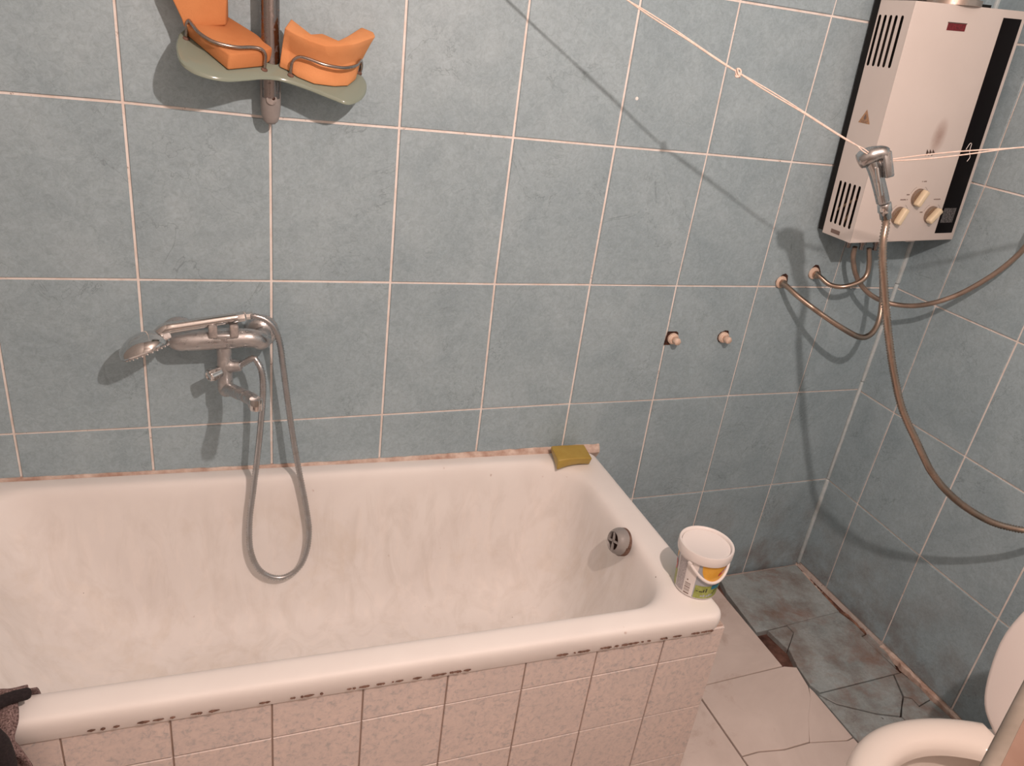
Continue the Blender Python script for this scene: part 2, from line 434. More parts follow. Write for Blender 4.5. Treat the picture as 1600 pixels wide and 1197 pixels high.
GB = {(-3, -2): (-2.7387, -0.6592), (-3, -1): (-2.7387, -0.3288), (-3, 0): (-2.7387, -0.0016), (-3, 1): (-2.7387, 0.3301), (-3, 2): (-2.7387, 0.6614), (-3, 3): (-2.7387, 0.9885), (-3, 4): (-2.7387, 1.3184), (-3, 5): (-2.7387, 1.648), (-3, 6): (-2.7387, 1.9776), (-2, -2): (-2.4887, -0.6592), (-2, -1): (-2.4887, -0.3286), (-2, 0): (-2.4887, -0.002), (-2, 1): (-2.4887, 0.3303), (-2, 2): (-2.4887, 0.6619), (-2, 3): (-2.4887, 0.9884), (-2, 4): (-2.4887, 1.3184), (-2, 5): (-2.4887, 1.648), (-2, 6): (-2.4887, 1.9776), (-1, -2): (-2.2408, -0.6592), (-1, -1): (-2.2413, -0.3283), (-1, 0): (-2.242, -0.0025), (-1, 1): (-2.2413, 0.3304), (-1, 2): (-2.2408, 0.6626), (-1, 3): (-2.2404, 0.9883), (-1, 4): (-2.24, 1.3184), (-1, 5): (-2.2398, 1.648), (-1, 6): (-2.2396, 1.9776), (0, -2): (-1.99, -0.6592), (0, -1): (-1.9903, -0.328), (0, 0): (-1.9907, -0.004), (0, 1): (-1.9885, 0.3307), (0, 2): (-1.9887, 0.6635), (0, 3): (-1.9887, 0.9882), (0, 4): (-1.9887, 1.3184), (0, 5): (-1.9887, 1.648), (0, 6): (-1.9887, 1.9776), (1, -2): (-1.7391, -0.6592), (1, -1): (-1.7392, -0.3276), (1, 0): (-1.7394, -0.0037), (1, 1): (-1.7367, 0.3311), (1, 2): (-1.7364, 0.6584), (1, 3): (-1.7369, 0.988), (1, 4): (-1.7373, 1.3184), (1, 5): (-1.7375, 1.648), (1, 6): (-1.7378, 1.9776), (2, -2): (-1.4867, -0.6592), (2, -1): (-1.4862, -0.3271), (2, 0): (-1.4855, -0.0019), (2, 1): (-1.4847, 0.3304), (2, 2): (-1.4855, 0.6596), (2, 3): (-1.4861, 0.9878), (2, 4): (-1.4866, 1.3184), (2, 5): (-1.487, 1.648), (2, 6): (-1.4874, 1.9776), (3, -2): (-1.2361, -0.6592), (3, -1): (-1.2355, -0.3265), (3, 0): (-1.2347, -0.0), (3, 1): (-1.2391, 0.3293), (3, 2): (-1.2373, 0.6597), (3, 3): (-1.2375, 0.9875), (3, 4): (-1.2378, 1.3184), (3, 5): (-1.238, 1.648), (3, 6): (-1.2381, 1.9776), (4, -2): (-0.9895, -0.6592), (4, -1): (-0.9897, -0.3257), (4, 0): (-0.9899, 0.0018), (4, 1): (-0.9914, 0.3303), (4, 2): (-0.99, 0.6589), (4, 3): (-0.9898, 0.9872), (4, 4): (-0.9895, 1.3184), (4, 5): (-0.9894, 1.648), (4, 6): (-0.9892, 1.9776), (5, -2): (-0.7321, -0.6592), (5, -1): (-0.7305, -0.3248), (5, 0): (-0.7374, 0.0006), (5, 1): (-0.7446, 0.3302), (5, 2): (-0.7421, 0.6591), (5, 3): (-0.7459, 0.9868), (5, 4): (-0.7445, 1.3184), (5, 5): (-0.7433, 1.648), (5, 6): (-0.7424, 1.9776), (6, -2): (-0.4863, -0.6592), (6, -1): (-0.4857, -0.3256), (6, 0): (-0.4885, 0.0026), (6, 1): (-0.4902, 0.3309), (6, 2): (-0.4908, 0.6578), (6, 3): (-0.4899, 0.989), (6, 4): (-0.4897, 1.3184), (6, 5): (-0.4895, 1.648), (6, 6): (-0.4893, 1.9776), (7, -2): (-0.2306, -0.6592), (7, -1): (-0.2286, -0.3258), (7, 0): (-0.2381, 0.0015), (7, 1): (-0.2382, 0.3306), (7, 2): (-0.2383, 0.6581), (7, 3): (-0.2384, 0.989), (7, 4): (-0.2384, 1.3184), (7, 5): (-0.2385, 1.648), (7, 6): (-0.2385, 1.9776)}
GR = {(0, -2): (-0.1396, -0.6592), (0, -1): (-0.138, -0.33), (0, 0): (-0.144, -0.0047), (0, 1): (-0.1464, 0.3299), (0, 2): (-0.1561, 0.6588), (0, 3): (-0.1541, 0.9888), (0, 4): (-0.1525, 1.3184), (0, 5): (-0.1512, 1.648), (0, 6): (-0.1502, 1.9776), (1, -2): (-0.3899, -0.6592), (1, -1): (-0.3884, -0.3364), (1, 0): (-0.3937, -0.0033), (1, 1): (-0.3983, 0.3298), (1, 2): (-0.3979, 0.6589), (1, 3): (-0.3975, 0.9888), (1, 4): (-0.3972, 1.3184), (1, 5): (-0.397, 1.648), (1, 6): (-0.3968, 1.9776), (2, -2): (-0.646, -0.6592), (2, -1): (-0.6459, -0.3374), (2, 0): (-0.646, -0.0026), (2, 1): (-0.646, 0.3297), (2, 2): (-0.646, 0.6589), (2, 3): (-0.646, 0.9888), (2, 4): (-0.646, 1.3184), (2, 5): (-0.646, 1.648), (2, 6): (-0.646, 1.9776), (3, -2): (-0.896, -0.6592), (3, -1): (-0.896, -0.3358), (3, 0): (-0.896, -0.0021), (3, 1): (-0.896, 0.3297), (3, 2): (-0.896, 0.659), (3, 3): (-0.896, 0.9888), (3, 4): (-0.896, 1.3184), (3, 5): (-0.896, 1.648), (3, 6): (-0.896, 1.9776), (4, -2): (-1.146, -0.6592), (4, -1): (-1.146, -0.3346), (4, 0): (-1.146, -0.0017), (4, 1): (-1.146, 0.3297), (4, 2): (-1.146, 0.659), (4, 3): (-1.146, 0.9888), (4, 4): (-1.146, 1.3184), (4, 5): (-1.146, 1.648), (4, 6): (-1.146, 1.9776), (5, -2): (-1.396, -0.6592), (5, -1): (-1.396, -0.3336), (5, 0): (-1.396, -0.0013), (5, 1): (-1.396, 0.3297), (5, 2): (-1.396, 0.6591), (5, 3): (-1.396, 0.9888), (5, 4): (-1.396, 1.3184), (5, 5): (-1.396, 1.648), (5, 6): (-1.396, 1.9776), (6, -2): (-1.646, -0.6592), (6, -1): (-1.646, -0.3328), (6, 0): (-1.646, -0.0011), (6, 1): (-1.646, 0.3297), (6, 2): (-1.646, 0.6591), (6, 3): (-1.646, 0.9888), (6, 4): (-1.646, 1.3184), (6, 5): (-1.646, 1.648), (6, 6): (-1.646, 1.9776), (7, -2): (-1.896, -0.6592), (7, -1): (-1.896, -0.3321), (7, 0): (-1.896, -0.0009), (7, 1): (-1.896, 0.3296), (7, 2): (-1.896, 0.6591), (7, 3): (-1.896, 0.9888), (7, 4): (-1.896, 1.3184), (7, 5): (-1.896, 1.648), (7, 6): (-1.896, 1.9776), (8, -2): (-2.146, -0.6592), (8, -1): (-2.146, -0.3316), (8, 0): (-2.146, -0.0007), (8, 1): (-2.146, 0.3296), (8, 2): (-2.146, 0.6591), (8, 3): (-2.146, 0.9888), (8, 4): (-2.146, 1.3184), (8, 5): (-2.146, 1.648), (8, 6): (-2.146, 1.9776)}
GAP = 0.0025; THK = 0.0045
holes = {}

def wall_tile(parent, q, axis):
    """q: four (u, z) corners counter-clockwise; a proud glazed tile with arrised edges"""
    cu = sum(p[0] for p in q) / 4; cz = sum(p[1] for p in q) / 4
    lift = random.uniform(-0.0006, 0.0006); tu = random.uniform(-0.003, 0.003); tz = random.uniform(-0.003, 0.003)
    def ring(ins, d):
        out = []
        for u, z in q:
            uu = u - math.copysign(ins, u - cu); zz = z - math.copysign(ins, z - cz)
            dd = d + lift + tu * (uu - cu) + tz * (zz - cz)
            out.append((uu, -dd, zz) if axis == 'y' else (-dd, uu, zz))
        return out
    vs = ring(GAP, -0.004) + ring(GAP, THK * 0.55 - 0.002) + ring(GAP + 0.0012, THK - 0.002)
    fs = [(0, 3, 2, 1)] + [(k, (k + 1) % 4, 4 + (k + 1) % 4, 4 + k) for k in range(4)] + [(4 + k, 4 + (k + 1) % 4, 8 + (k + 1) % 4, 8 + k) for k in range(4)] + [(8, 9, 10, 11)]
    return mesh('tile', vs, fs, 'tile', parent)

for i in range(-3, 8):
    for j in range(-2, 6):
        a = GB[(i, j)]; d = GB[(i, j + 1)]
        if i < 7: b, c = GB[(i + 1, j)], GB[(i + 1, j + 1)]
        else: b, c = (-0.007, a[1]), (-0.007, d[1])
        if i == -3: a, d = (max(a[0], XL), a[1]), (max(d[0], XL), d[1])
        if b[0] - a[0] < 0.02: continue
        if j == -2: a, b = (a[0], FZ - 0.012), (b[0], FZ - 0.012)
        wall_tile(wb, [a, b, c, d], 'y')
for i in range(-1, 8):
    for j in range(-2, 6):
        if i < 0: a, d = (-0.006, GR[(0, j)][1] + 0.002), (-0.006, GR[(0, j + 1)][1] + 0.002)
        else: a, d = GR[(i, j)], GR[(i, j + 1)]
        b, c = GR[(i + 1, j)], GR[(i + 1, j + 1)]
        if j == -2: a, b = (a[0], FZ + 0.004), (b[0], FZ + 0.004)
        wall_tile(wr, [a, b, c, d], 'x')

lathe('painted_glint', [(0.0042, 0.0), (0.0038, 0.0008), (0.0020, 0.0012)], 'glint', wb, 9, frame_at((-0.9585, -0.0024, 0.7651), (0.02, -1, 0)))  # lamp glint on the tile, painted as a tiny near-white disc

# pale strip that closes the corner between the two tiled walls, in the pieces it was cut to
tr = struct(box('trim_1', (-0.0100, -0.0100, FZ), (0.001, 0.001, -0.325), 'trim', bev=0.0025))
for k, (z0, z1, w) in enumerate(((-0.325, 0.03, 0.0088), (0.03, 0.345, 0.0098), (0.345, 0.70, 0.0110), (0.70, CEIL, 0.0105))):
    box('strip', (-w, -w, z0 + 0.001), (0.001, 0.001, z1), 'trim', tr, bev=0.0025)

# ------------------------------------------------------------------ floor tiles
ZT = FZ
def grow(poly, d):
    out = []; n = len(poly); area = sum(poly[i][0] * poly[(i + 1) % n][1] - poly[(i + 1) % n][0] * poly[i][1] for i in range(n)); s_ = 1 if area > 0 else -1
    for k in range(n):
        a, b, c = Vector(poly[k - 1]), Vector(poly[k]), Vector(poly[(k + 1) % n]); e = (c - b).normalized() + (b - a).normalized(); e.normalize()
        out.append((b.x + e.y * d * s_, b.y - e.x * d * s_))
    return out
def floor_tile(poly, mat, dz=0.0, tilt=(0, 0), name='tile', d=0.0007):
    poly = grow(poly, d)
    vs, fs = prism_vf(poly, FZ - 0.022, ZT, 0.0012)
    cx = sum(p[0] for p in poly) / len(poly); cy = sum(p[1] for p in poly) / len(poly)
    vs = [(v[0], v[1], v[2] + (dz + tilt[0] * (v[0] - cx) + tilt[1] * (v[1] - cy) if v[2] > FZ - 0.02 else 0)) for v in vs]
    return mesh(name, vs, fs, mat, fl)

# blue strip of cut wall tiles along the right wall (cracked)
floor_tile([(-0.340, -0.019), (-0.022, -0.014), (-0.030, -0.10), (-0.037, -0.243), (-0.252, -0.2575), (-0.275, -0.18), (-0.318, -0.10), (-0.357, -0.083)], 'floor_blue', 0.001)
floor_tile([(-0.358, -0.0845), (-0.319, -0.1012), (-0.276, -0.181), (-0.2535, -0.2578), (-0.330, -0.2615), (-0.371, -0.263)], 'floor_blue', 0.0)
floor_tile([(-0.254, -0.2605), (-0.040, -0.2460), (-0.027, -0.300), (-0.028, -0.347), (-0.046, -0.351), (-0.040, -0.499), (-0.150, -0.5005), (-0.335, -0.504), (-0.345, -0.475), (-0.335, -0.408), (-0.316, -0.345), (-0.275, -0.31), (-0.252, -0.290)], 'floor_blue', 0.001, (0, 0.004))
floor_tile([(-0.328, -0.2645), (-0.2565, -0.2605), (-0.2545, -0.289), (-0.277, -0.3085), (-0.318, -0.343)], 'floor_blue', -0.002)
floor_tile([(-0.0425, -0.3535), (-0.0135, -0.347), (-0.0120, -0.42), (-0.034, -0.480)], 'floor_blue', -0.001, name='tile')
floor_tile([(-0.342, -0.5085), (-0.150, -0.505), (-0.0675, -0.5025), (-0.1035, -0.572), (-0.136, -0.600), (-0.165, -0.624), (-0.226, -0.600), (-0.316, -0.546)], 'floor_blue', 0.0)
floor_tile([(-0.346, -0.5125), (-0.318, -0.5505), (-0.227, -0.6055), (-0.164, -0.6300), (-0.150, -0.735), (-0.345, -0.735)], 'floor_blue', -0.0015)
floor_tile([(-0.063, -0.5030), (-0.036, -0.503), (-0.026, -0.56), (-0.030, -0.60), (-0.081, -0.611), (-0.0795, -0.584), (-0.099, -0.5745)], 'floor_blue', 0.0015)
floor_tile([(-0.102, -0.5775), (-0.0825, -0.5865), (-0.085, -0.6145), (-0.030, -0.6035), (-0.022, -0.66), (-0.028, -0.735), (-0.147, -0.735), (-0.160, -0.628), (-0.134, -0.6035)], 'floor_blue', 0.0)
for y0 in (-0.737, -1.07, -1.40, -1.73, -2.06):
    floor_tile([(-0.348, y0 - 0.328), (-0.012, y0 - 0.328), (-0.012, y0), (-0.348, y0)], 'floor_blue')
# white tiles
floor_tile([(-0.681, -0.075), (-0.377, -0.060), (-0.379, -0.262), (-0.3805, -0.396), (-0.681, -0.405)], 'floor_white')
floor_tile([(-0.681, -0.008), (-0.362, -0.008), (-0.376, -0.056), (-0.681, -0.071)], 'floor_white')
floor_tile([(-0.681, -0.4085), (-0.376, -0.4005), (-0.342, -0.4120), (-0.356, -0.478), (-0.378, -0.515), (-0.430, -0.568), (-0.455, -0.600), (-0.480, -0.6315), (-0.560, -0.6335), (-0.632, -0.6225), (-0.681, -0.624)], 'floor_white', 0.001)
floor_tile([(-0.3545, -0.482), (-0.3515, -0.500), (-0.353, -0.648), (-0.374, -0.652), (-0.478, -0.633), (-0.4535, -0.5995), (-0.4285, -0.567), (-0.3765, -0.514)], 'floor_white', 0.0)
floor_tile([(-0.681, -0.6275), (-0.632, -0.6265), (-0.560, -0.6375), (-0.480, -0.6355), (-0.374, -0.6555), (-0.3525, -0.6520), (-0.3525, -0.984), (-0.681, -0.984)], 'floor_white', 0.0)
for x0, ys in ((-1.021, (-0.012, -0.345, -0.680, -1.02, -1.36, -1.70, -2.04)), (-0.684 - 0.0, ())):
    for y in ys:
        floor_tile([(x0, y - 0.332), (x0 + 0.334, y - 0.332), (x0 + 0.334, y), (x0, y)], 'floor_white', random.uniform(-0.001, 0.001))
for y in (-0.988, -1.326, -1.664, -2.002):
    floor_tile([(-0.681, y - 0.334), (-0.3525, y - 0.334), (-0.3525, y), (-0.681, y)], 'floor_white')
for i in range(4):
    for y in (-0.70, -1.036, -1.372, -1.708, -2.044):
        x0 = -1.358 - 0.337 * i
        floor_tile([(max(x0, XL + 0.005), y - 0.333), (x0 + 0.334, y - 0.333), (x0 + 0.334, y), (max(x0, XL + 0.005), y)], 'floor_white')

# crumbling mortar left where the skirting used to be, along the right wall
def ragged_strip(name, pts, h0, h1, mat, parent, wid=0.012):
    """pts along the wall (x,y) ; ragged low ridge"""
    vs, fs = [], []; path = catmull([(x, y, 0) for x, y in pts], 6)
    for p in path:
        w = wid * random.uniform(0.55, 1.15); h = random.uniform(h0, h1)
        for dx, z in ((-w, FZ - 0.012), (-w * 0.8, FZ + h * 0.6), (-w * 0.25, FZ + h), (w * 0.3, FZ + h * 1.1), (w * 0.3, FZ - 0.012)):
            vs.append((p.x + dx, p.y, z))
    n = len(path)
    for i in range(n - 1):
        for k in range(4): fs.append((i * 5 + k, i * 5 + k + 1, (i + 1) * 5 + k + 1, (i + 1) * 5 + k))
    fs.append((0, 1, 2, 3, 4)); fs.append(tuple((n - 1) * 5 + k for k in (4, 3, 2, 1, 0)))
    return mesh(name, vs, fs, mat, parent)
ragged_strip('mortar_ridge', [(-0.009, -0.400), (-0.006, -0.47), (-0.008, -0.55), (-0.006, -0.62), (-0.007, -0.68), (-0.006, -0.74)], 0.003, 0.008, 'mortar', fl, 0.013)
ragged_strip('mortar_ridge', [(-0.020, -0.030), (-0.022, -0.10), (-0.024, -0.15)], -0.006, 0.001, 'mortar', fl, 0.010)
ragged_strip('mortar_ridge', [(-0.018, -0.15), (-0.020, -0.225)], -0.013, -0.008, 'rustmortar', fl, 0.015)
ragged_strip('mortar_ridge', [(-0.030, -0.235), (-0.016, -0.26), (-0.014, -0.34)], -0.007, -0.001, 'rustmortar', fl, 0.012)

# ------------------------------------------------------------------ bathtub
def rim_z(x): return -0.1204 - 0.024 * (x + 1.8) + 0.0
def rring(x0, x1, y0, y1, r, dz, nc=7, nx=18, ny=8):
    """rounded rectangle, counter-clockwise from the front-left corner"""
    pts = []
    def arc(cx, cy, a0):
        for k in range(nc + 1):
            a = a0 + (PI / 2) * k / nc; pts.append((cx + r * math.cos(a), cy + r * math.sin(a)))
    def seg(a, b, n):
        for k in range(1, n): pts.append((a[0] + (b[0] - a[0]) * k / n, a[1] + (b[1] - a[1]) * k / n))
    arc(x0 + r, y0 + r, PI); seg((x0 + r, y0), (x1 - r, y0), nx)
    arc(x1 - r, y0 + r, 1.5 * PI); seg((x1, y0 + r), (x1, y1 - r), ny)
    arc(x1 - r, y1 - r, 0); seg((x1 - r, y1), (x0 + r, y1), nx)
    arc(x0 + r, y1 - r, 0.5 * PI); seg((x0, y1 - r), (x0, y0 + r), ny)
    return [(x, y, rim_z(x) + dz) for x, y in pts]
RINGS = [(-2.436, -0.906, -0.654, -0.010, 0.028, -0.050), (-2.442, -0.9005, -0.6585, -0.0065, 0.030, -0.037), (-2.444, -0.8985, -0.6605, -0.0060, 0.032, -0.022),
         (-2.4436, -0.8990, -0.6602, -0.0060, 0.032, -0.012), (-2.4405, -0.9022, -0.6572, -0.0068, 0.031, -0.0042), (-2.434, -0.909, -0.651, -0.009, 0.030, -0.0012), (-2.420, -0.922, -0.638, -0.012, 0.028, 0.0), (-2.360, -0.952, -0.622, -0.032, 0.09, 0.0008),
         (-2.345, -0.962, -0.614, -0.040, 0.10, 0.0), (-2.333, -0.973, -0.606, -0.047, 0.105, -0.003), (-2.325, -0.981, -0.599, -0.053, 0.11, -0.012), (-2.318, -0.987, -0.595, -0.058, 0.112, -0.026),
         (-2.285, -0.998, -0.585, -0.070, 0.12, -0.10), (-2.235, -1.012, -0.573, -0.086, 0.13, -0.19), (-2.185, -1.030, -0.558, -0.104, 0.145, -0.27),
         (-2.125, -1.055, -0.535, -0.130, 0.155, -0.325), (-2.06, -1.095, -0.500, -0.165, 0.15, -0.358), (-1.97, -1.16, -0.455, -0.215, 0.11, -0.376), (-1.80, -1.30, -0.40, -0.29, 0.04, -0.386)]
tub = thing('bathtub', 'long old white enamelled bathtub with a wide front rim, against the blue tiled wall', 'bathtub', (-1.67, -0.33, FZ))
vs, fs = [], []
for R in RINGS: vs += rring(*R)
N = len(vs) // len(RINGS)
for i in range(len(RINGS) - 1):
    for k in range(N):
        k2 = (k + 1) % N; fs.append((i * N + k, i * N + k2, (i + 1) * N + k2, (i + 1) * N + k))
fs.append(tuple((len(RINGS) - 1) * N + k for k in range(N)))
shell = mesh('tub_shell', vs, fs, 'enamel', tub, smooth=True)
sb = shell.modifiers.new('smooth', 'SUBSURF'); sb.levels = 1; sb.render_levels = 1
# overflow fitting on the right end wall
ofc = Vector((-1.0060, -0.3864, -0.1511)); ofd = Vector((-0.97, 0.0, 0.20)).normalized()
om = frame_at(ofc, ofd)
of = lathe('overflow_fitting', [(0.030, -0.012), (0.0315, 0.0), (0.031, 0.006), (0.0285, 0.013), (0.0245, 0.0195), (0.0215, 0.021), (0.0205, 0.0195), (0.0195, 0.012)], 'greyplastic', tub, 40, om, True, False, label='grey plastic overflow ring')
lathe('overflow_hole', [(0.0194, 0.0115), (0.0194, 0.0122)], 'hole', of, 28, om)
for a in (20, 110):
    mm = om @ Matrix.Rotation(math.radians(a), 4, 'Z')
    box('cross_bar', (-0.0205, -0.0024, 0.0165), (0.0205, 0.0024, 0.0205), 'greyplastic', of, mtx=mm)
lathe('rust_ring', [(0.0322, -0.010), (0.0322, 0.002), (0.0312, 0.0025)], 'rust', of, 40, om @ Matrix.Translation((-0.0006, -0.0012, -0.0005)), True, False)
# drain in the floor of the tub
dm = Matrix.Translation((-1.34, -0.345, rim_z(-1.34) - 0.3875))
dr = lathe('drain', [(0.033, 0.0), (0.033, 0.004), (0.027, 0.005), (0.023, 0.003)], 'scaled_chrome', tub, 28, dm, True, False)
lathe('drain_hole', [(0.0228, 0.0005), (0.0228, 0.0028)], 'hole', dr, 20, dm)

# ragged mortar bead between tub and wall
vs, fs = [], []; nn = 90
for k in range(nn + 1):
    x = XL + 0.012 + (1.578) * k / nn
    zz = rim_z(x); up = 0.0035 + 0.0125 * max(0.0, min(1.0, (x + 1.60) / 0.65)) * random.uniform(0.85, 1.05) + random.uniform(0, 0.0015); out = 0.007 + 0.006 * max(0.0, min(1.0, (x + 1.60) / 0.65)) + random.uniform(0, 0.003)
    vs += [(x, 0.0, zz - 0.03), (x, -out, zz - 0.004), (x, -out * 0.8, zz + up * 0.35 + 0.001), (x, -0.0045, zz + up), (x, 0.0, zz + up)]
for k in range(nn):
    for q in range(4): fs.append((k * 5 + q, k * 5 + q + 1, (k + 1) * 5 + q + 1, (k + 1) * 5 + q))
fs.append((0, 1, 2, 3, 4)); fs.append(tuple(nn * 5 + q for q in (4, 3, 2, 1, 0)))
t2 = struct(mesh('trim_2', vs, fs, 'mortar'))

# ------------------------------------------------------------------ tiled apron under the tub
ap = thing('tiled_bath_panel', 'masonry front under the bathtub faced with small grey speckled square tiles', 'bath panel', (-1.67, -0.62, FZ))
def lip(x): return rim_z(x) - 0.0385
core_v, core_f = [], []
X0, X1, YF = -2.455, -0.893, -0.6475
for x in (X0, X1):
    core_v += [(x, YF, FZ - 0.015), (x, YF, lip(x)), (x, YF + 0.05, lip(x)), (x, YF + 0.05, FZ - 0.015)]
core_f = [(0, 1, 5, 4), (1, 2, 6, 5), (2, 3, 7, 6), (3, 0, 4, 7), (0, 3, 2, 1), (4, 5, 6, 7)]
c2v, c2f = box_vf((X1 - 0.05, YF + 0.05, FZ - 0.015), (X1, -0.006, lip(X1) - 0.002))
cv, cf = join_vf((core_v, core_f), (c2v, c2f))
mesh('masonry_core', cv, cf, 'apron_grout', ap)
xs = [-2.455, -2.386, -2.236, -2.086, -1.936, -1.7835, -1.634, -1.483, -1.3325, -1.1835, -1.033, -0.8895]
zs = [None, -0.2535, -0.4075, -0.558, FZ + 0.001]
def face_tile(q, nrm, mat, parent, gp=0.0012, th=0.0040):
    cc = Vector((0, 0, 0))
    for p in q: cc += Vector(p) / 4
    nv = Vector(nrm); off = random.uniform(-0.0005, 0.0005)
    def ring(ins, d):
        out = []
        for p in q:
            v = Vector(p)
            for ax in range(3):
                if abs(nv[ax]) < 0.5: v[ax] -= math.copysign(ins, v[ax] - cc[ax])
            out.append(v + nv * (d + off))
        return out
    vs = ring(gp, -0.003) + ring(gp, th * 0.6) + ring(gp + 0.001, th)
    fs = [(0, 3, 2, 1)] + [(k, (k + 1) % 4, 4 + (k + 1) % 4, 4 + k) for k in range(4)] + [(4 + k, 4 + (k + 1) % 4, 8 + (k + 1) % 4, 8 + k) for k in range(4)] + [(8, 9, 10, 11)]
    return mesh('tile', vs, fs, mat, parent)
for a, b in zip(xs, xs[1:]):
    for r in range(4):
        if r == 0: q = [(a, YF, zs[1]), (b, YF, zs[1]), (b, YF, lip(b) - 0.0035), (a, YF, lip(a) - 0.0035)]
        else: q = [(a, YF, zs[r + 1]), (b, YF, zs[r + 1]), (b, YF, zs[r]), (a, YF, zs[r])]
        face_tile(q, (0, -1, 0), 'apron', ap)
ys = [-0.6475, -0.498, -0.348, -0.198, -0.048, -0.006]
for a, b in zip(ys, ys[1:]):
    for r in range(4):
        z1 = lip(X1) - 0.003 if r == 0 else zs[r]
        face_tile([(X1, a, zs[r + 1]), (X1, b, zs[r + 1]), (X1, b, z1), (X1, a, z1)], (1, 0, 0), 'apron', ap)
# rusty crumbs in the joint between rim and tiles
vs, fs = [], []
for (xa, xb, dens) in ((-2.05, -1.86, 12), (-1.80, -1.70, 8), (-1.66, -1.42, 22), (-1.27, -1.05, 22), (-1.05, -0.925, 14)):
    for k in range(dens):
        x = random.uniform(xa, xb); w = random.uniform(0.002, 0.009); h = random.uniform(0.0007, 0.0022); zc = lip(x) - 0.0005
        o = len(vs); y = -0.6588 - random.uniform(0, 0.0012)
        vs += [(x - w, y, zc - h * 0.3), (x, y - 0.0012, zc - h), (x + w, y, zc - h * 0.2), (x, y, zc + h), (x, YF, zc)]
        fs += [(o, o + 1, o + 3), (o + 1, o + 2, o + 3), (o, o + 4, o + 1), (o + 1, o + 4, o + 2), (o + 3, o + 4, o), (o + 2, o + 4, o + 3)]
cr = mesh('rust_crumbs', vs, fs, 'rust', ap); cr['kind'] = 'stuff'

# ------------------------------------------------------------------ shower rail with glass shelf
sr = thing('shower_rail', 'upright rusty metal shower rail on the wall carrying a milky green shelf', 'shower rail', (-1.738, -0.03, 0.655))
RX, RY = -1.738, -0.045
lathe('rail_tube', [(0.0165, 0.70), (0.0165, 1.55)], 'rail', sr, 28, Matrix.Translation((RX, RY, 0)))
def endpiece():
    vs, fs = [], []; n = 24
    for z, rx, ry in ((0.757, 0.0185, 0.0185), (0.73, 0.0185, 0.0185), (0.70, 0.0185, 0.0180), (0.683, 0.0180, 0.0165), (0.668, 0.0165, 0.0135), (0.658, 0.0130, 0.0100), (0.653, 0.0075, 0.0060)):
        for k in range(n):
            a = 2 * PI * k / n; vs.append((RX + rx * math.cos(a), RY + 0.004 + ry * math.sin(a), z))
    for i in range(6):
        for k in range(n): fs.append((i * n + k, i * n + (k + 1) % n, (i + 1) * n + (k + 1) % n, (i + 1) * n + k))
    fs.append(tuple(range(n))); fs.append(tuple(6 * n + k for k in range(n))[::-1])
    e = mesh('end_bracket', vs, fs, 'greyplastic', sr, smooth=True, label='grey plastic end bracket with a screw cover')
    sm = frame_at((RX + 0.001, RY - 0.0128, 0.698), (0, -1, 0.15))
    lathe('screw_cover', [(0.0095, 0.0), (0.0095, 0.0018), (0.0080, 0.0028)], 'clearhub', e, 20, sm)
    lathe('screw', [(0.0032, 0.0025), (0.0030, 0.0036)], 'hole', e, 8, sm @ Matrix.Translation((0.003, 0.002, 0)))
    box('foot', (RX - 0.012, RY, 0.665), (RX + 0.012, -0.002, 0.715), 'greyplastic', e, bev=0.004)
endpiece()
box('wall_foot', (RX - 0.012, RY, 1.50), (RX + 0.012, -0.002, 1.54), 'greyplastic', sr, bev=0.004)
# shelf: butterfly outline on a sagging plane
def sz(x, y): return 0.741 - 0.18 * (x + 1.755) + 0.5 * (y + 0.103)
front = [(-1.8885, -0.0508, 0.7911), (-1.8923, -0.0889, 0.7728), (-1.8845, -0.1249, 0.7534), (-1.8584, -0.1410, 0.7406), (-1.8188, -0.1374, 0.7353), (-1.7824, -0.1184, 0.7382), (-1.7552, -0.1020, 0.7415), (-1.7222, -0.0917, 0.7407), (-1.6783, -0.0946, 0.7314), (-1.6339, -0.1032, 0.7191), (-1.6051, -0.1049, 0.7131), (-1.5777, -0.0782, 0.7215), (-1.5627, -0.0434, 0.7362), (-1.5646, -0.0154, 0.7505)]
back = [(-1.583, -0.009), (-1.625, -0.007), (-1.672, -0.016), (-1.706, -0.024), (-1.722, -0.026), (-1.752, -0.026), (-1.772, -0.020), (-1.805, -0.010), (-1.845, -0.007), (-1.875, -0.022)]
poly = [(p.x, p.y) for p in catmull([(x, y, 0) for x, y, z in front] + [(x, y, 0) for x, y in back], 5)]
def slab_on_shelf(poly, h0, h1, rnd=0.002):
    n = len(poly); cx = sum(p[0] for p in poly) / n; cy = sum(p[1] for p in poly) / n
    vs, fs = [], []
    for ins, h in ((rnd, h0), (0, h0 + rnd), (0, h1 - rnd), (rnd, h1)):
        for k in range(n):
            a, b, d = poly[k - 1], poly[k], poly[(k + 1) % n]
            e = Vector((d[0] - a[0], d[1] - a[1])).normalized(); nn = Vector((-e.y, e.x))
            x, y = b[0] + nn.x * ins, b[1] + nn.y * ins
            vs.append((x, y, sz(x, y) + h))
    for i in range(3):
        for k in range(n): fs.append((i * n + k, i * n + (k + 1) % n, (i + 1) * n + (k + 1) % n, (i + 1) * n + k))
    fs.append(tuple(range(n))[::-1]); fs.append(tuple(3 * n + k for k in range(n)))
    return vs, fs
v_, f_ = slab_on_shelf(poly, -0.0085, 0.0, 0.0022)
shf = mesh('shelf', v_, f_, 'shelf', sr, smooth=False, label='milky green translucent butterfly shaped shelf', angle=40)
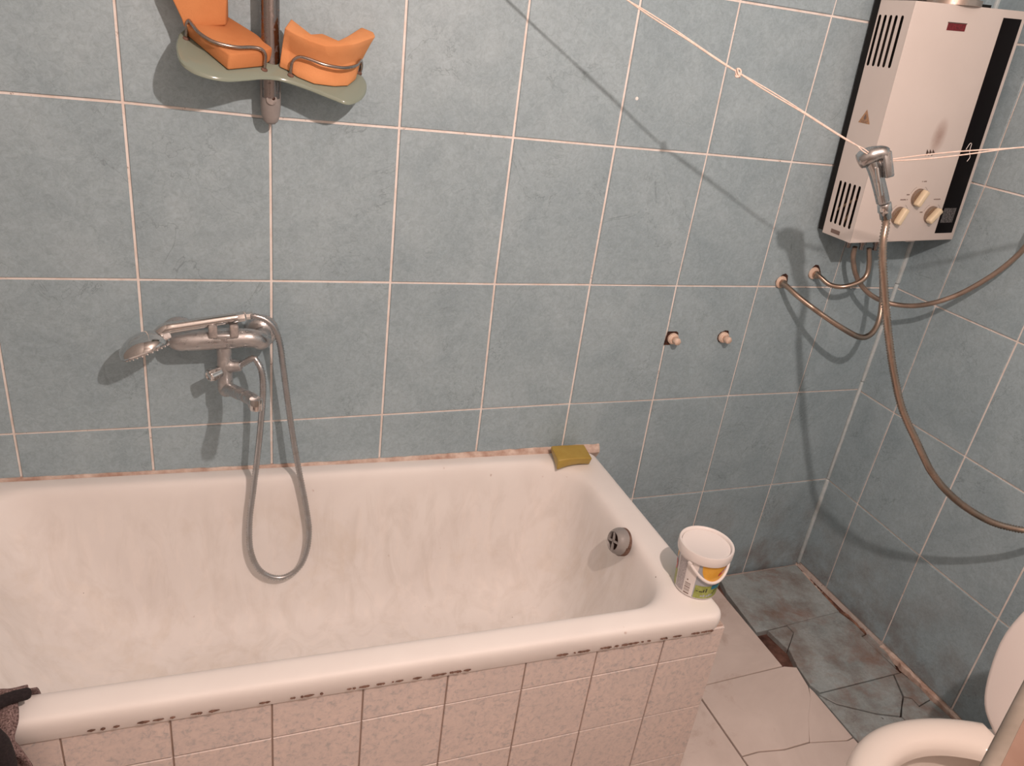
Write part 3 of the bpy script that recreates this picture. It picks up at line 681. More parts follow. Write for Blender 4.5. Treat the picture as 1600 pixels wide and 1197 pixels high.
gl = tube('wire_guard', [(-1.8766, -0.0572, 0.7838), (-1.8754, -0.0620, 0.7952), (-1.8742, -0.0688, 0.8075), (-1.8708, -0.0708, 0.8139), (-1.8649, -0.0822, 0.8082), (-1.8553, -0.0986, 0.7982), (-1.8377, -0.1106, 0.7891), (-1.8199, -0.1127, 0.7848), (-1.7959, -0.1082, 0.7828), (-1.7711, -0.0953, 0.7847), (-1.7562, -0.0913, 0.7831), (-1.7492, -0.0881, 0.7754), (-1.7498, -0.0859, 0.7606), (-1.7508, -0.0822, 0.7486)], 0.0029, 'wire', shf, 10, 8)
gr_ = tube('wire_guard', [(-1.7049, -0.0757, 0.7437), (-1.7048, -0.0800, 0.7574), (-1.7021, -0.0862, 0.7699), (-1.6914, -0.0890, 0.7776), (-1.6746, -0.0922, 0.7759), (-1.6487, -0.0950, 0.7699), (-1.6207, -0.0896, 0.7675), (-1.6005, -0.0771, 0.7691), (-1.5845, -0.0565, 0.7735), (-1.5723, -0.0248, 0.7802), (-1.5680, -0.0095, 0.7681), (-1.5704, -0.0050, 0.7548)], 0.0029, 'wire', shf, 10, 8)
for px in ((-1.8765, -0.0599, 0.7844), (-1.7509, -0.0848, 0.7494), (-1.7058, -0.0795, 0.7439), (-1.5722, -0.0082, 0.7555)):
    lathe('rusty_collar', [(0.0058, -0.001), (0.0054, 0.0018), (0.0034, 0.0028)], 'rust', shf, 12, frame_at(px, (0.18, -0.5, 1)))

# orange foam folded in the left half of the shelf
def loft(name, rings, mat, parent=None, closed=True, smooth=False, angle=None):
    vs, fs = [], []; n = len(rings[0])
    for r in rings: vs += [tuple(p) for p in r]
    for i in range(len(rings) - 1):
        for k in range(n): fs.append((i * n + k, i * n + (k + 1) % n, (i + 1) * n + (k + 1) % n, (i + 1) * n + k))
    fs.append(tuple(range(n))[::-1]); fs.append(tuple((len(rings) - 1) * n + k for k in range(n)))
    return mesh(name, vs, fs, mat, parent, smooth, angle=angle)
def soften(o, w=0.002, seg=2):
    b = o.modifiers.new('bevel', 'BEVEL'); b.width = w; b.segments = seg; b.limit_method = 'ANGLE'; b.angle_limit = math.radians(30)
    for p in o.data.polygons: p.use_smooth = True
# flat pad
b0 = [(-1.8121, -0.1187, 0.7454), (-1.7539, -0.0816, 0.7535), (-1.7357, -0.0524, 0.7648), (-1.7658, -0.0264, 0.7832), (-1.8203, -0.0231, 0.7947), (-1.8794, -0.0495, 0.7921)]
t0 = [(-1.8083, -0.1217, 0.7713), (-1.7560, -0.0860, 0.7797), (-1.7353, -0.0662, 0.7859), (-1.7605, -0.0381, 0.8045), (-1.8074, -0.0102, 0.8268), (-1.8790, -0.0697, 0.8099)]
sp1 = loft('folded_foam_pad', [b0, t0], 'foam'); soften(sp1, 0.003)
tag(sp1, 'folded orange foam pad inside the left wire guard of the shelf, one half standing up', 'sponge')
# standing half
bq = [(-1.8771, -0.0869, 0.8010), (-1.8119, -0.0186, 0.8234), (-1.8064, -0.0120, 0.8249), (-1.8793, -0.0100, 0.8129)]
u0 = [(-1.8786, -0.0660, 0.8010), (-1.8117, -0.0480, 0.8122), (-1.8069, -0.0200, 0.8159), (-1.8731, -0.0300, 0.8042)]
u05 = [(-1.8827, -0.0670, 0.8153), (-1.8113, -0.0490, 0.8265), (-1.8064, -0.0200, 0.8303), (-1.8763, -0.0320, 0.8200)]
u1 = [(-1.9013, -0.0620, 0.8544), (-1.8082, -0.0500, 0.8608), (-1.8063, -0.0180, 0.8668), (-1.8882, -0.0300, 0.8618)]
u2 = [(-1.9145, -0.0540, 0.8959), (-1.8116, -0.0440, 0.9108), (-1.8088, -0.0140, 0.9178), (-1.8997, -0.0260, 0.9044)]
up = loft('upright_half', [u0, u05, u1, u2], 'foam', sp1); up.matrix_parent_inverse = Matrix(); soften(up, 0.003)
# wavy edged sponge in the right half
bt = [(-1.7247, -0.0673, 0.7554), (-1.7074, -0.0718, 0.7500), (-1.6949, -0.0822, 0.7426), (-1.6652, -0.0883, 0.7342), (-1.6274, -0.0782, 0.7324), (-1.6008, -0.0642, 0.7347), (-1.5825, -0.0368, 0.7450), (-1.5773, -0.0092, 0.7579)]
bb = [(-1.585, -0.006), (-1.612, -0.018), (-1.638, -0.040), (-1.655, -0.036), (-1.672, -0.034), (-1.690, -0.022), (-1.708, -0.024)]
bt += [(x, y, sz(x, y) + 0.002) for x, y in bb]
tp = [(-1.7163, -0.0868, 0.8221), (-1.7081, -0.0917, 0.8182), (-1.6967, -0.0967, 0.8137), (-1.6755, -0.1020, 0.8072), (-1.6504, -0.1037, 0.8018), (-1.6217, -0.0886, 0.8042), (-1.5910, -0.0668, 0.8096), (-1.5458, -0.0211, 0.8243),
      (-1.5473, -0.0077, 0.8313), (-1.5699, -0.0038, 0.8373), (-1.6027, -0.0497, 0.8202), (-1.6220, -0.0736, 0.8118), (-1.6496, -0.0673, 0.8199), (-1.6712, -0.0809, 0.8169), (-1.7025, -0.0515, 0.8373)]
ring_m = [tuple(a[q] * 0.5 + b[q] * 0.5 + (0.0, 0.016 if 1 <= k <= 6 else (0.004 if k in (0, 7) else 0.0), 0.0)[q] for q in range(3)) for k, (a, b) in enumerate(zip(bt, tp))]
ring_l = [tuple(a[q] * 0.80 + b[q] * 0.20 + (0.0, 0.003 if k < 8 else 0.0, 0.0)[q] for q in range(3)) for k, (a, b) in enumerate(zip(bt, tp))]
ring_h = [tuple(a[q] * 0.2 + b[q] * 0.8 + (0.0, 0.004 if k < 8 else 0.0, 0.0)[q] for q in range(3)) for k, (a, b) in enumerate(zip(bt, tp))]
sp2 = loft('wavy_sponge', [bt, ring_l, ring_m, ring_h, tp], 'foam_pale'); soften(sp2, 0.0025)
tag(sp2, 'pale orange wavy backed sponge standing upright behind the right wire guard', 'sponge')

# ------------------------------------------------------------------ bath mixer tap
mx = thing('bath_mixer_tap', 'dull limescaled wall mixer tap with a long bent spout above the bathtub', 'tap', (-1.83, -0.03, 0.20))
MZ = 0.2135; MY = -0.066
eR = Vector((-1.7588, -0.0040, 0.2216)); eL = Vector((-1.9189, -0.0040, 0.2179))
def dome(c):
    return lathe('escutcheon', [(0.0355, 0.0), (0.0355, 0.003), (0.0335, 0.010), (0.0285, 0.017), (0.0215, 0.022), (0.0125, 0.0245)], 'scaled_chrome', mx, 36, frame_at(c, (0, -1, 0)))
dome(eR); dome(eL)
bR = Vector((-1.7634, -0.0660, 0.2298)); bL = Vector((-1.9096, -0.0660, 0.2267))
tube('mixer_body', [eL + Vector((0, -0.010, 0)), eL + Vector((-0.008, -0.030, 0)), Vector((-1.9278, -0.0500, 0.2258)), Vector((-1.9168, -0.0640, 0.2246)), bL + Vector((0.022, 0, 0)), bL.lerp(bR, 0.5), bR + Vector((-0.022, 0, 0)), eR + Vector((-0.004, -0.054, -0.002)), eR + Vector((0.001, -0.036, 0)), eR + Vector((0, -0.010, 0))],
     lambda i, n: 0.0170 + 0.0040 * math.exp(-((i / n - 0.5) / 0.28) ** 2), 'scaled_chrome', mx, 20, 8)
cT = Vector((-1.8328, -0.0660, 0.2659)); cB = Vector((-1.8360, -0.0660, 0.1297))
cx_, cy_ = (cT.x + cB.x) / 2, MY
z_ = lambda py: 0.2135 + (529 - py) * 0.00132
colm = Matrix.Translation((cx_, cy_, 0))
lathe('valve_column', [(0.0205, z_(525)), (0.0205, z_(511)), (0.0190, z_(510))], 'scaled_chrome', mx, 28, colm)
lathe('outlet_column', [(0.0150, z_(530)), (0.0140, z_(550)), (0.0152, z_(553)), (0.0155, z_(566)), (0.0145, z_(572)), (0.0140, z_(584)), (0.0152, z_(586)), (0.0152, z_(597)), (0.0135, z_(599))][::-1], 'scaled_chrome', mx, 28, colm)
lathe('gasket', [(0.0140, z_(600)), (0.0140, z_(598.4))], 'rust', mx, 24, colm)
# fork that holds the hand shower
fk = box('shower_cradle', (cx_ - 0.024, cy_ - 0.020, z_(515)), (cx_ + 0.024, cy_ + 0.020, z_(503.5)), 'scaled_chrome', mx, bev=0.006, seg=3)
for s in (-1, 1):
    x0 = cx_ + s * 0.0200 - 0.0085
    for yy in (-1, 1):
        box('cradle_prong', (x0, cy_ + (yy * 0.0175) - 0.0060, z_(510)), (x0 + 0.017, cy_ + (yy * 0.0175) + 0.0060, z_(489)), 'clearhub', fk, bev=0.004, seg=3)
# diverter knob (fluted)
kd = Vector((-0.72, -0.52, -0.10)).normalized(); kc = Vector((cx_, cy_, z_(569)))
def fluted(n=40):
    vs, fs = [], []; mm = frame_at(kc + kd * 0.012, kd)
    for z, r, fl_ in ((0.0, 0.0100, 0), (0.002, 0.0125, 0), (0.005, 0.0130, 1), (0.024, 0.0138, 1), (0.0275, 0.0125, 1), (0.0285, 0.0085, 0), (0.0262, 0.0065, 0)):
        for k in range(n):
            rr = r * (1 - 0.09 * fl_ * (1 if (k // 2) % 2 else 0)); a = 2 * PI * k / n
            vs.append(mm @ Vector((rr * math.cos(a), rr * math.sin(a), z)))
    for i in range(6):
        for k in range(n): fs.append((i * n + k, i * n + (k + 1) % n, (i + 1) * n + (k + 1) % n, (i + 1) * n + k))
    fs.append(tuple(range(n))[::-1]); fs.append(tuple(6 * n + k for k in range(n)))
    return mesh('diverter_knob', vs, fs, 'chrome', mx, angle=40, label='fluted chrome diverter knob')
fluted()
# shower outlet to the right
od = Vector((0.93, -0.30, 0.10)).normalized(); oc = Vector((cx_, cy_, z_(563)))
lathe('shower_outlet', [(0.0145, 0.0), (0.0152, 0.013), (0.0135, 0.016), (0.0112, 0.032), (0.0092, 0.034)], 'scaled_chrome', mx, 24, frame_at(oc, od))
# spout
sp_tip = Vector((-1.7856, -0.2380, 0.1540))
spts = [(cx_, cy_, z_(598)), (cx_ + 0.001, cy_ - 0.004, z_(604)), (-1.8254, -0.0850, 0.1222), (-1.8090, -0.1300, 0.1351), (-1.7937, -0.1850, 0.1535), (-1.7846, -0.2220, 0.1636), (-1.7819, -0.2380, 0.1634)]
def srad(i, n): t = i / (n - 1); return 0.0160 - 0.0020 * math.sin(PI * t) - 0.0022 * t
spo = tube('spout', spts, srad, 'scaled_chrome', mx, 20, 8)
ae = Vector((-1.7820, -0.2390, 0.1653))
lathe('aerator', [(0.0118, 0.012), (0.0125, 0.004), (0.0125, -0.004), (0.0120, -0.010), (0.0100, -0.0105)][::-1], 'chrome', spo, 24, frame_at(ae, (0.0, 0.06, 1)))

# hand shower lying in the cradle
hs = thing('hand_shower', 'chrome hand shower resting across the mixer tap, head hanging to the left', 'hand shower', (-1.93, -0.08, 0.215))
h1 = Vector((-1.8059, -0.0660, 0.2754)); h0 = Vector((-1.9314, -0.0840, 0.2617)); hd_ = (h0 - h1).normalized()
tube('handle', [h1, h1.lerp(h0, 0.12), h1.lerp(h0, 0.5), h1.lerp(h0, 0.9), h0, h0 + Vector((-0.010, -0.001, -0.0035)), h0 + Vector((-0.022, -0.001, -0.014))],
     lambda i, n: 0.0098 + 0.0036 * (i / n) if i / n < 0.7 else 0.0123, 'chrome', hs, 18, 6)
lathe('hose_nut', [(0.0096, -0.004), (0.0108, 0.0), (0.0108, 0.014), (0.0085, 0.017), (0.0075, 0.030)], 'chrome', hs, 8, frame_at(h1 + Vector((-0.002, 0, 0)), -hd_), angle=20)
hn = Vector((0.37, -0.25, -0.86)).normalized()      # spray face looks down and a little right
hc = Vector((-1.9777, -0.0920, 0.2240))
hm = frame_at(hc, hn)
hh = lathe('shower_head', [(0.006, -0.030), (0.018, -0.0285), (0.032, -0.022), (0.044, -0.012), (0.0490, -0.003), (0.0495, 0.004), (0.046, 0.007)], 'chrome', hs, 40, hm)
lathe('spray_face', [(0.0455, 0.006), (0.0450, 0.0085), (0.030, 0.0100)], 'clearhub', hh, 36, hm)
vs, fs = [], []
for rr, n in ((0.041, 26), (0.033, 20), (0.024, 14)):
    for k in range(n):
        a = 2 * PI * k / n; v_, f_ = lathe_vf([(0.0014, 0.0085), (0.0010, 0.0118)], 6, hm @ Matrix.Translation((rr * math.cos(a), rr * math.sin(a), 0)))
        o = len(vs); vs += v_; fs += [tuple(i + o for i in f) for f in f_]
nz = mesh('nozzle', vs, fs, 'whiteplastic', hh); nz['kind'] = 'stuff'
# pale thumb tab beside the neck
tb = lathe('selector_tab', [(0.0010, -0.013), (0.0055, -0.011), (0.0068, 0.0), (0.0055, 0.011), (0.0010, 0.013)], 'whiteplastic', hs, 16, frame_at((-1.9418, -0.1000, 0.2483), (0.8, -0.2, 0.45)), label='pale oval selector tab')

# chrome shower hose hanging in a loop into the tub
hp = [h1 - hd_ * 0.024, (-1.7739, -0.0660, 0.2780), (-1.7542, -0.0680, 0.2716), (-1.7370, -0.0700, 0.2539), (-1.7257, -0.0700, 0.2208), (-1.7192, -0.0680, 0.1682), (-1.7085, -0.0660, 0.0749), (-1.6964, -0.0700, -0.0203), (-1.6854, -0.0760, -0.0932), (-1.6717, -0.0880, -0.1739), (-1.6635, -0.1000, -0.2476), (-1.6712, -0.1100, -0.3040), (-1.6922, -0.1180, -0.3417), (-1.7317, -0.1220, -0.3568),
      (-1.7726, -0.1190, -0.3339), (-1.7937, -0.1100, -0.2808), (-1.7945, -0.0970, -0.2063), (-1.7844, -0.0860, -0.1284), (-1.7747, -0.0800, -0.0494), (-1.7656, -0.0850, 0.0490), (-1.7612, -0.0920, 0.1213), (-1.7633, -0.0940, 0.1640), (-1.7703, -0.0880, 0.1833), (-1.7800, -0.0830, 0.1915), oc + od * 0.030]
sh = ribbed('shower_hose', hp, 0.0071, 0.0060, 'hose', n=12, depth=0.26)
tag(sh, 'ribbed chrome shower hose hanging from the mixer tap into the bathtub', 'hose')

# ------------------------------------------------------------------ gas water heater
hr = math.radians(3.4)
HM = Matrix.Translation((-0.357, -0.133, 0.492)) @ Matrix.Rotation(-hr, 4, 'Y')   # local x right, y into the wall, z up
HW, HH, HD = 0.343, 0.545, 0.103
wh = thing('gas_water_heater', 'cream gas water heater hung askew in the corner with a black stripe down its front', 'water heater', (-0.19, -0.08, 0.49))
def hbox(name, a, b, mat, parent=wh, bev=0.0, label=None): return box(name, a, b, mat, parent, bev, HM, label)
def holed(name, outer, holes_, mat, parent, mtx, thick):
    """flat panel with slots cut through it, given thickness"""
    bm = bmesh.new(); edges = []
    for loop in [outer] + holes_:
        vv = [bm.verts.new((p[0], p[1], 0)) for p in loop]
        for k in range(len(vv)): edges.append(bm.edges.new((vv[k], vv[(k + 1) % len(vv)])))
    bmesh.ops.triangle_fill(bm, use_beauty=True, use_dissolve=False, edges=edges)
    r = bmesh.ops.extrude_face_region(bm, geom=bm.faces[:])
    for v in r['geom']:
        if isinstance(v, bmesh.types.BMVert): v.co.z += thick
    bmesh.ops.transform(bm, matrix=mtx, verts=bm.verts)
    bmesh.ops.recalc_face_normals(bm, faces=bm.faces)
    me = bpy.data.meshes.new(name); bm.to_mesh(me); bm.free()
    return link(name, me, parent, mat)
def slot(y, v0, v1, w=0.0047):
    out = []
    for k in range(7): a = PI * k / 6; out.append((y + w * math.cos(a), v1 - w + w * math.sin(a)))
    for k in range(7): a = PI + PI * k / 6; out.append((y + w * math.cos(a), v0 + w + w * math.sin(a)))
    return out
slots = [slot(yy, 0.405, 0.515) for yy in (0.0945, 0.0775, 0.061, 0.0445, 0.0265)] + [slot(yy, 0.031, 0.138) for yy in (0.084, 0.068, 0.051, 0.0345, 0.0175)]
# panel local (a, b) -> heater (x = 0, y = a, z = b)
LP = HM @ Matrix(((0, 0, 1, 0), (1, 0, 0, 0), (0, 1, 0, 0), (0, 0, 0, 1)))
lp = holed('vented_side', [(0, 0), (HD, 0), (HD, HH), (0, HH)], slots, 'casing', wh, LP, 0.0012)
hbox('front_panel', (0.0, -0.0004, 0.0), (HW, 0.0022, HH), 'front', bev=0.0016)
hbox('right_side', (HW - 0.0014, 0.0022, 0.0), (HW, HD, HH), 'casing')
hbox('top_panel', (0.0012, 0.0022, HH - 0.0014), (HW - 0.0014, HD, HH), 'casing')
hbox('bottom_panel', (0.004, 0.004, 0.004), (HW - 0.004, HD, 0.0056), 'darkback')
hbox('back_plate', (-0.0005, HD, 0.006), (HW, HD + 0.0175, HH + 0.012), 'darkback', label='dark back plate')
hbox('burner_box', (0.030, 0.012, 0.02), (HW - 0.012, HD - 0.006, HH - 0.02), 'inside')
for k, (a, b) in enumerate((((0.014, 0.088, 0.062), (0.014, 0.030, 0.105)), ((0.016, 0.055, 0.04), (0.016, 0.040, 0.066)), ((0.018, 0.03, 0.035), (0.018, 0.02, 0.05)))):
    tube('inner_pipe', [HM @ Vector(a), HM @ Vector(b)], 0.004, 'copper', wh, 8, smooth_path=False)
# black stripe with the little display
stripe = [(0.2607, 0.5270), (0.3203, 0.5294), (0.3371, 0.0190), (0.2755, 0.0194)]
hbox('black_stripe', (0.272, -0.0016, 0.019), (0.331, 0.0, 0.528), 'black', bev=0.0006, label='glossy black stripe')
hbox('display', (0.2775, -0.0022, 0.047), (0.319, -0.0012, 0.085), 'display', label='dull grey display')
hbox('flame_window', (0.110, -0.0010, 0.4925), (0.165, 0.0010, 0.5085), 'redwin', label='dark red indicator window')
hbox('window_frame', (0.1085, -0.0013, 0.5075), (0.1665, 0.0008, 0.5095), 'darkink')
# knobs
def knob(u, v, rot):
    mm = HM @ Matrix.Translation((u, 0, v)) @ Matrix.Rotation(PI / 2, 4, 'X')   # local z points out of the front
    k = lathe('control_knob', [(0.0225, 0.0), (0.0225, 0.004), (0.0215, 0.006), (0.0195, 0.007), (0.017, 0.006), (0.0155, 0.005)], 'knobbase', wh, 36, mm, label='round dark chrome dish with a cream grip')
    gm = mm @ Matrix.Rotation(math.radians(rot), 4, 'Z')
    box('grip', (-0.0215, -0.0075, 0.003), (0.0215, 0.0075, 0.0205), 'knob', k, 0.004, gm, seg=3, label='cream bar grip')
    # printed dial arc, caption bar and side mark
    for a0, a1 in ((25, 62), (118, 160)):
        vs, fs = [], []
        for q in range(9):
            a = math.radians(a0 + (a1 - a0) * q / 8)
            for r_ in (0.0290, 0.0297): vs.append(mm @ Vector((r_ * math.cos(a), r_ * math.sin(a), 0.0006)))
        for q in range(8): fs.append((2 * q, 2 * q + 1, 2 * q + 3, 2 * q + 2))
        mesh('dial_arc', vs, fs, 'ink', wh)
    return mm
dials = [(0.178, 0.113, 62, 0.018), (0.130, 0.068, 66, 0.024), (0.239, 0.068, 50, 0.026)]
for u, v, r_, w in dials:
    mm = knob(u, v, r_)
    n = int(w / 0.0024)
    vs, fs = [], []
    for q in range(n):      # caption too small to read: a row of tiny letter strokes
        if random.random() < 0.12: continue
        x = u - w * 0.5 + 0.004 + q * w / n; h = random.choice((0.0026, 0.0022, 0.003))
        b_ = box_vf((x, -0.0009, v + 0.0385), (x + 0.0016, -0.0003, v + 0.0385 + h)); o = len(vs); vs += [HM @ Vector(p) for p in b_[0]]; fs += [tuple(i + o for i in f) for f in b_[1]]
    for x0, x1 in ((-0.040, -0.037), (-0.0365, -0.034), (-0.0335, -0.031)):
        b_ = box_vf((u + x0, -0.0009, v + 0.006), (u + x1, -0.0003, v + 0.0085)); o = len(vs); vs += [HM @ Vector(p) for p in b_[0]]; fs += [tuple(i + o for i in f) for f in b_[1]]
    dc = mesh('dial_caption', vs, fs, 'ink', wh); dc['kind'] = 'stuff'
# three printed arrow heads
for k in range(3):
    u = 0.1600 + 0.0095 * k
    mesh('printed_arrow', [HM @ Vector(p) for p in ((u, -0.0009, 0.2140), (u + 0.0085, -0.0009, 0.2225), (u, -0.0009, 0.2310))], [(0, 1, 2)], 'darkink', wh)
# warning triangle and maker's label on the vented side
def side_poly(name, pts, mat, lift=0.0006, parent=None): return mesh(name, [HM @ Vector((-lift, y, v)) for y, v in pts], [tuple(range(len(pts)))], mat, parent or wh)
wt = side_poly('warning_triangle', [(0.058, 0.311), (0.0765, 0.2795), (0.0385, 0.2795)], 'sticker')
side_poly('flame_symbol', [(0.058, 0.302), (0.0625, 0.293), (0.0605, 0.2875), (0.055, 0.2875), (0.0535, 0.293)], 'ink', 0.0010, wt)
for q in range(2): side_poly('sign_line', [(0.070 - q * 0.002, 0.2855 - q * 0.0032), (0.070 - q * 0.002, 0.2843 - q * 0.0032), (0.046 + q * 0.002, 0.2843 - q * 0.0032), (0.046 + q * 0.002, 0.2855 - q * 0.0032)], 'ink', 0.0010, wt)
lb = side_poly('maker_label', [(0.074, 0.018), (0.074, 0.008), (0.042, 0.008), (0.042, 0.018)], 'ink')
# flue stub and the fittings below
fm = HM @ Matrix.Translation((0.155, 0.052, HH))
lathe('flue_collar', [(0.066, 0.0), (0.066, 0.012), (0.058, 0.014), (0.058, 0.20)], 'flue', wh, 36, fm, label='dull metal flue pipe')
def fitting(u, y, l, r=0.008, name='pipe_fitting'):
    return lathe(name, [(r * 0.8, -l), (r * 0.8, -l * 0.6), (r * 1.15, -l * 0.58), (r * 1.15, -l * 0.25), (r * 0.9, -l * 0.22), (r * 0.9, 0.006)], 'rail', wh, 14, HM @ Matrix.Translation((u, y, 0)), angle=30)
fitting(0.056, 0.060, 0.030); fitting(0.092, 0.050, 0.034); fitting(0.135, 0.046, 0.036)
hbox('drain_cap', (0.196, 0.010, -0.006), (0.226, 0.03, 0.004), 'casing', bev=0.002)

# flexible pipes
W1 = [(-0.4211, -0.0060, 0.3454), (-0.4273, -0.0220, 0.3454), (-0.4257, -0.0400, 0.3427), (-0.4101, -0.0750, 0.3266), (-0.3725, -0.1250, 0.3006), (-0.3147, -0.1600, 0.2708), (-0.2568, -0.1700, 0.2505), (-0.2164, -0.1650, 0.2607), (-0.1896, -0.1480, 0.2941), (-0.1805, -0.1250, 0.3456), (-0.1853, -0.1050, 0.4016), (-0.1856, -0.0880, 0.4458), (-0.1971, -0.0800, 0.4954)]
W2 = [(-0.3197, -0.0060, 0.3722), (-0.3209, -0.0200, 0.3732), (-0.3161, -0.0320, 0.3682), (-0.3007, -0.0550, 0.3563), (-0.2780, -0.0800, 0.3597), (-0.2428, -0.0920, 0.3768), (-0.2244, -0.0920, 0.3967), (-0.2246, -0.0880, 0.4273), (-0.2378, -0.0840, 0.4677)]
def pipe(name, pts, r, mat, label, nutpt):
    root = thing(name, label, 'pipe', pts[0], 'flexible water pipes under the heater')
    ribbed('hose', pts, r, 0.0050, mat, root, 12, 0.24)
    d = Vector(pts[2]) - Vector(pts[0])
    lathe('union_nut', [(0.0075, -0.004), (0.0105, -0.002), (0.0105, 0.010), (0.0078, 0.013)], mat, root, 6, frame_at(Vector(pts[0]) + d.normalized() * 0.006, d), angle=20)
    lathe('sealing_ring', [(0.0170, 0.0), (0.0165, 0.004), (0.0110, 0.006)], 'ptfe', root, 22, frame_at(Vector(pts[0]) + Vector((0, 0.003, 0)), (0.1, -1, 0)), label='cream sealing ring')
    hx, hy, hz = pts[0]; poly_ = []
    for k in range(14):
        a = 2 * PI * k / 14; r_ = 0.0195 * (1 + 0.14 * math.sin(3 * a + hx * 50)); poly_.append((hx + 0.004 + r_ * math.cos(a), -0.0040, hz + 0.002 + r_ * math.sin(a)))
    mesh('broken_hole', [(x, -0.0030, z) for x, y, z in poly_] + poly_, [tuple(range(14, 28))] + [(k, (k + 1) % 14, 14 + (k + 1) % 14, 14 + k) for k in range(14)], 'hole', root, label='dark broken hole in the tile')
    return root
pipe('water_pipe', W1, 0.0078, 'brownhose', 'longer left tarnished flexible pipe from the wall to under the heater', W1[0])
pipe('water_pipe', W2, 0.0072, 'brownhose', 'shorter right tarnished flexible pipe from the wall to under the heater', W2[0])
GP = [(-0.2773, -0.0750, 0.4674), (-0.2675, -0.0700, 0.4383), (-0.2424, -0.0680, 0.3974), (-0.2099, -0.0730, 0.3616), (-0.1724, -0.0880, 0.3359), (-0.1311, -0.1120, 0.3245), (-0.1038, -0.1600, 0.3350), (-0.0963, -0.2150, 0.3644), (-0.0698, -0.2550, 0.4035), (-0.0524, -0.3000, 0.4616), (-0.0480, -0.3350, 0.5154), (-0.0533, -0.3600, 0.5638), (-0.0771, -0.3950, 0.6505)]
gp_end = Vector(GP[-1])
gh = ribbed('gas_hose', GP + [(-0.012, gp_end.y - 0.05, gp_end.z + 0.05)], 0.0068, 0.0030, 'gashose', n=12, depth=0.10)
tag(gh, 'dull braided gas hose sweeping from under the heater towards the right wall', 'hose')

# ------------------------------------------------------------------ pipe plugs
def plug(c, label, ring_dx):
    c = Vector(c); r = thing('pipe_plug', label, 'pipe plug', c, 'capped pipe ends on the back wall')
    poly_ = []
    for dx, dz in ring_dx: poly_.append((c.x + dx, -0.0040, c.z + dz))
    n = len(poly_)
    mesh('broken_hole', [(x, -0.0026, z) for x, y, z in poly_] + poly_, [tuple(range(n, 2 * n))] + [(k, (k + 1) % n, n + (k + 1) % n, n + k) for k in range(n)], 'hole', r, label='dark gap broken out of the tile')
    lathe('seal', [(0.0150, 0.002), (0.0155, 0.008), (0.0135, 0.010), (0.0135, 0.012), (0.0118, 0.014)], 'ptfe', r, 26, frame_at(c, (0, -1, 0)))
    lathe('hex_head', [(0.0098, 0.010), (0.0100, 0.029), (0.0090, 0.031)], 'ptfe', r, 6, frame_at(c, (0.02, -1, 0)), angle=20)
plug((-0.7239, -0.0030, 0.1864), 'left cream pipe plug on the wall, in a square broken hole', [(-0.021, -0.019), (-0.008, -0.020), (0.012, -0.015), (0.017, 0.0), (0.016, 0.014), (0.010, 0.0185), (-0.017, 0.0185)])
plug((-0.5638, -0.0030, 0.1875), 'right cream pipe plug on the wall, in a tight round hole', [(-0.016, -0.006), (-0.010, -0.015), (0.0, -0.0175), (0.010, -0.014), (0.0165, -0.004), (0.018, 0.008), (0.014, 0.0175), (0.004, 0.0185), (-0.010, 0.013), (-0.0165, 0.004)])

# ------------------------------------------------------------------ soap
def soap():
    top = [(-1.0489, -0.0900, -0.1384), (-0.9402, -0.0792, -0.1410), (-0.9286, 0.0168, -0.1413), (-1.0189, 0.0180, -0.1391)]
    P0 = [Vector((-1.0396, -0.0876, -0.1446)), Vector((-0.9439, -0.0821, -0.1389)), Vector((-0.945, -0.012, rim_z(-0.94) + 0.016)), Vector((-1.030, -0.012, rim_z(-1.03) + 0.014))]
    P1 = [Vector((-1.0407, -0.0890, -0.1146)), Vector((-0.9477, -0.0970, -0.1109)), Vector((-0.9441, -0.0365, -0.1049)), Vector((-1.0391, -0.0314, -0.1047))]
    n = 10; rows = []
    for (A, ht) in ((P0, 0), (P1, 1)):
        gridp = []
        for i in range(n + 1):
            u = i / n
            for j in range(7):
                w = j / 6
                p = A[0].lerp(A[1], u).lerp(A[3].lerp(A[2], u), w)
                arch = 0.0075 * (1 - (2 * u - 1) ** 2) * (1 - 0.7 * w)
                p = p + Vector((0, 0, arch if not ht else arch * 0.5))
                gridp.append(p)
        rows.append(gridp)
    vs = rows[0] + rows[1]; off = len(rows[0]); fs = []
    idx = lambda i, j: i * 7 + j
    for i in range(n):
        for j in range(6):
            fs.append((idx(i, j), idx(i, j + 1), idx(i + 1, j + 1), idx(i + 1, j)))
            fs.append((off + idx(i, j), off + idx(i + 1, j), off + idx(i + 1, j + 1), off + idx(i, j + 1)))
    for i in range(n):
        fs.append((idx(i, 0), idx(i + 1, 0), off + idx(i + 1, 0), off + idx(i, 0))); fs.append((idx(i + 1, 6), idx(i, 6), off + idx(i, 6), off + idx(i + 1, 6)))
    for j in range(6):
        fs.append((idx(0, j + 1), idx(0, j), off + idx(0, j), off + idx(0, j + 1))); fs.append((idx(n, j), idx(n, j + 1), off + idx(n, j + 1), off + idx(n, j)))
    o = mesh('soap_bar', vs, fs, 'soap', smooth=True); soften(o, 0.003, 3)
    tag(o, 'olive green bar of laundry soap, slightly bent, on the back right corner of the bathtub', 'soap')
soap()

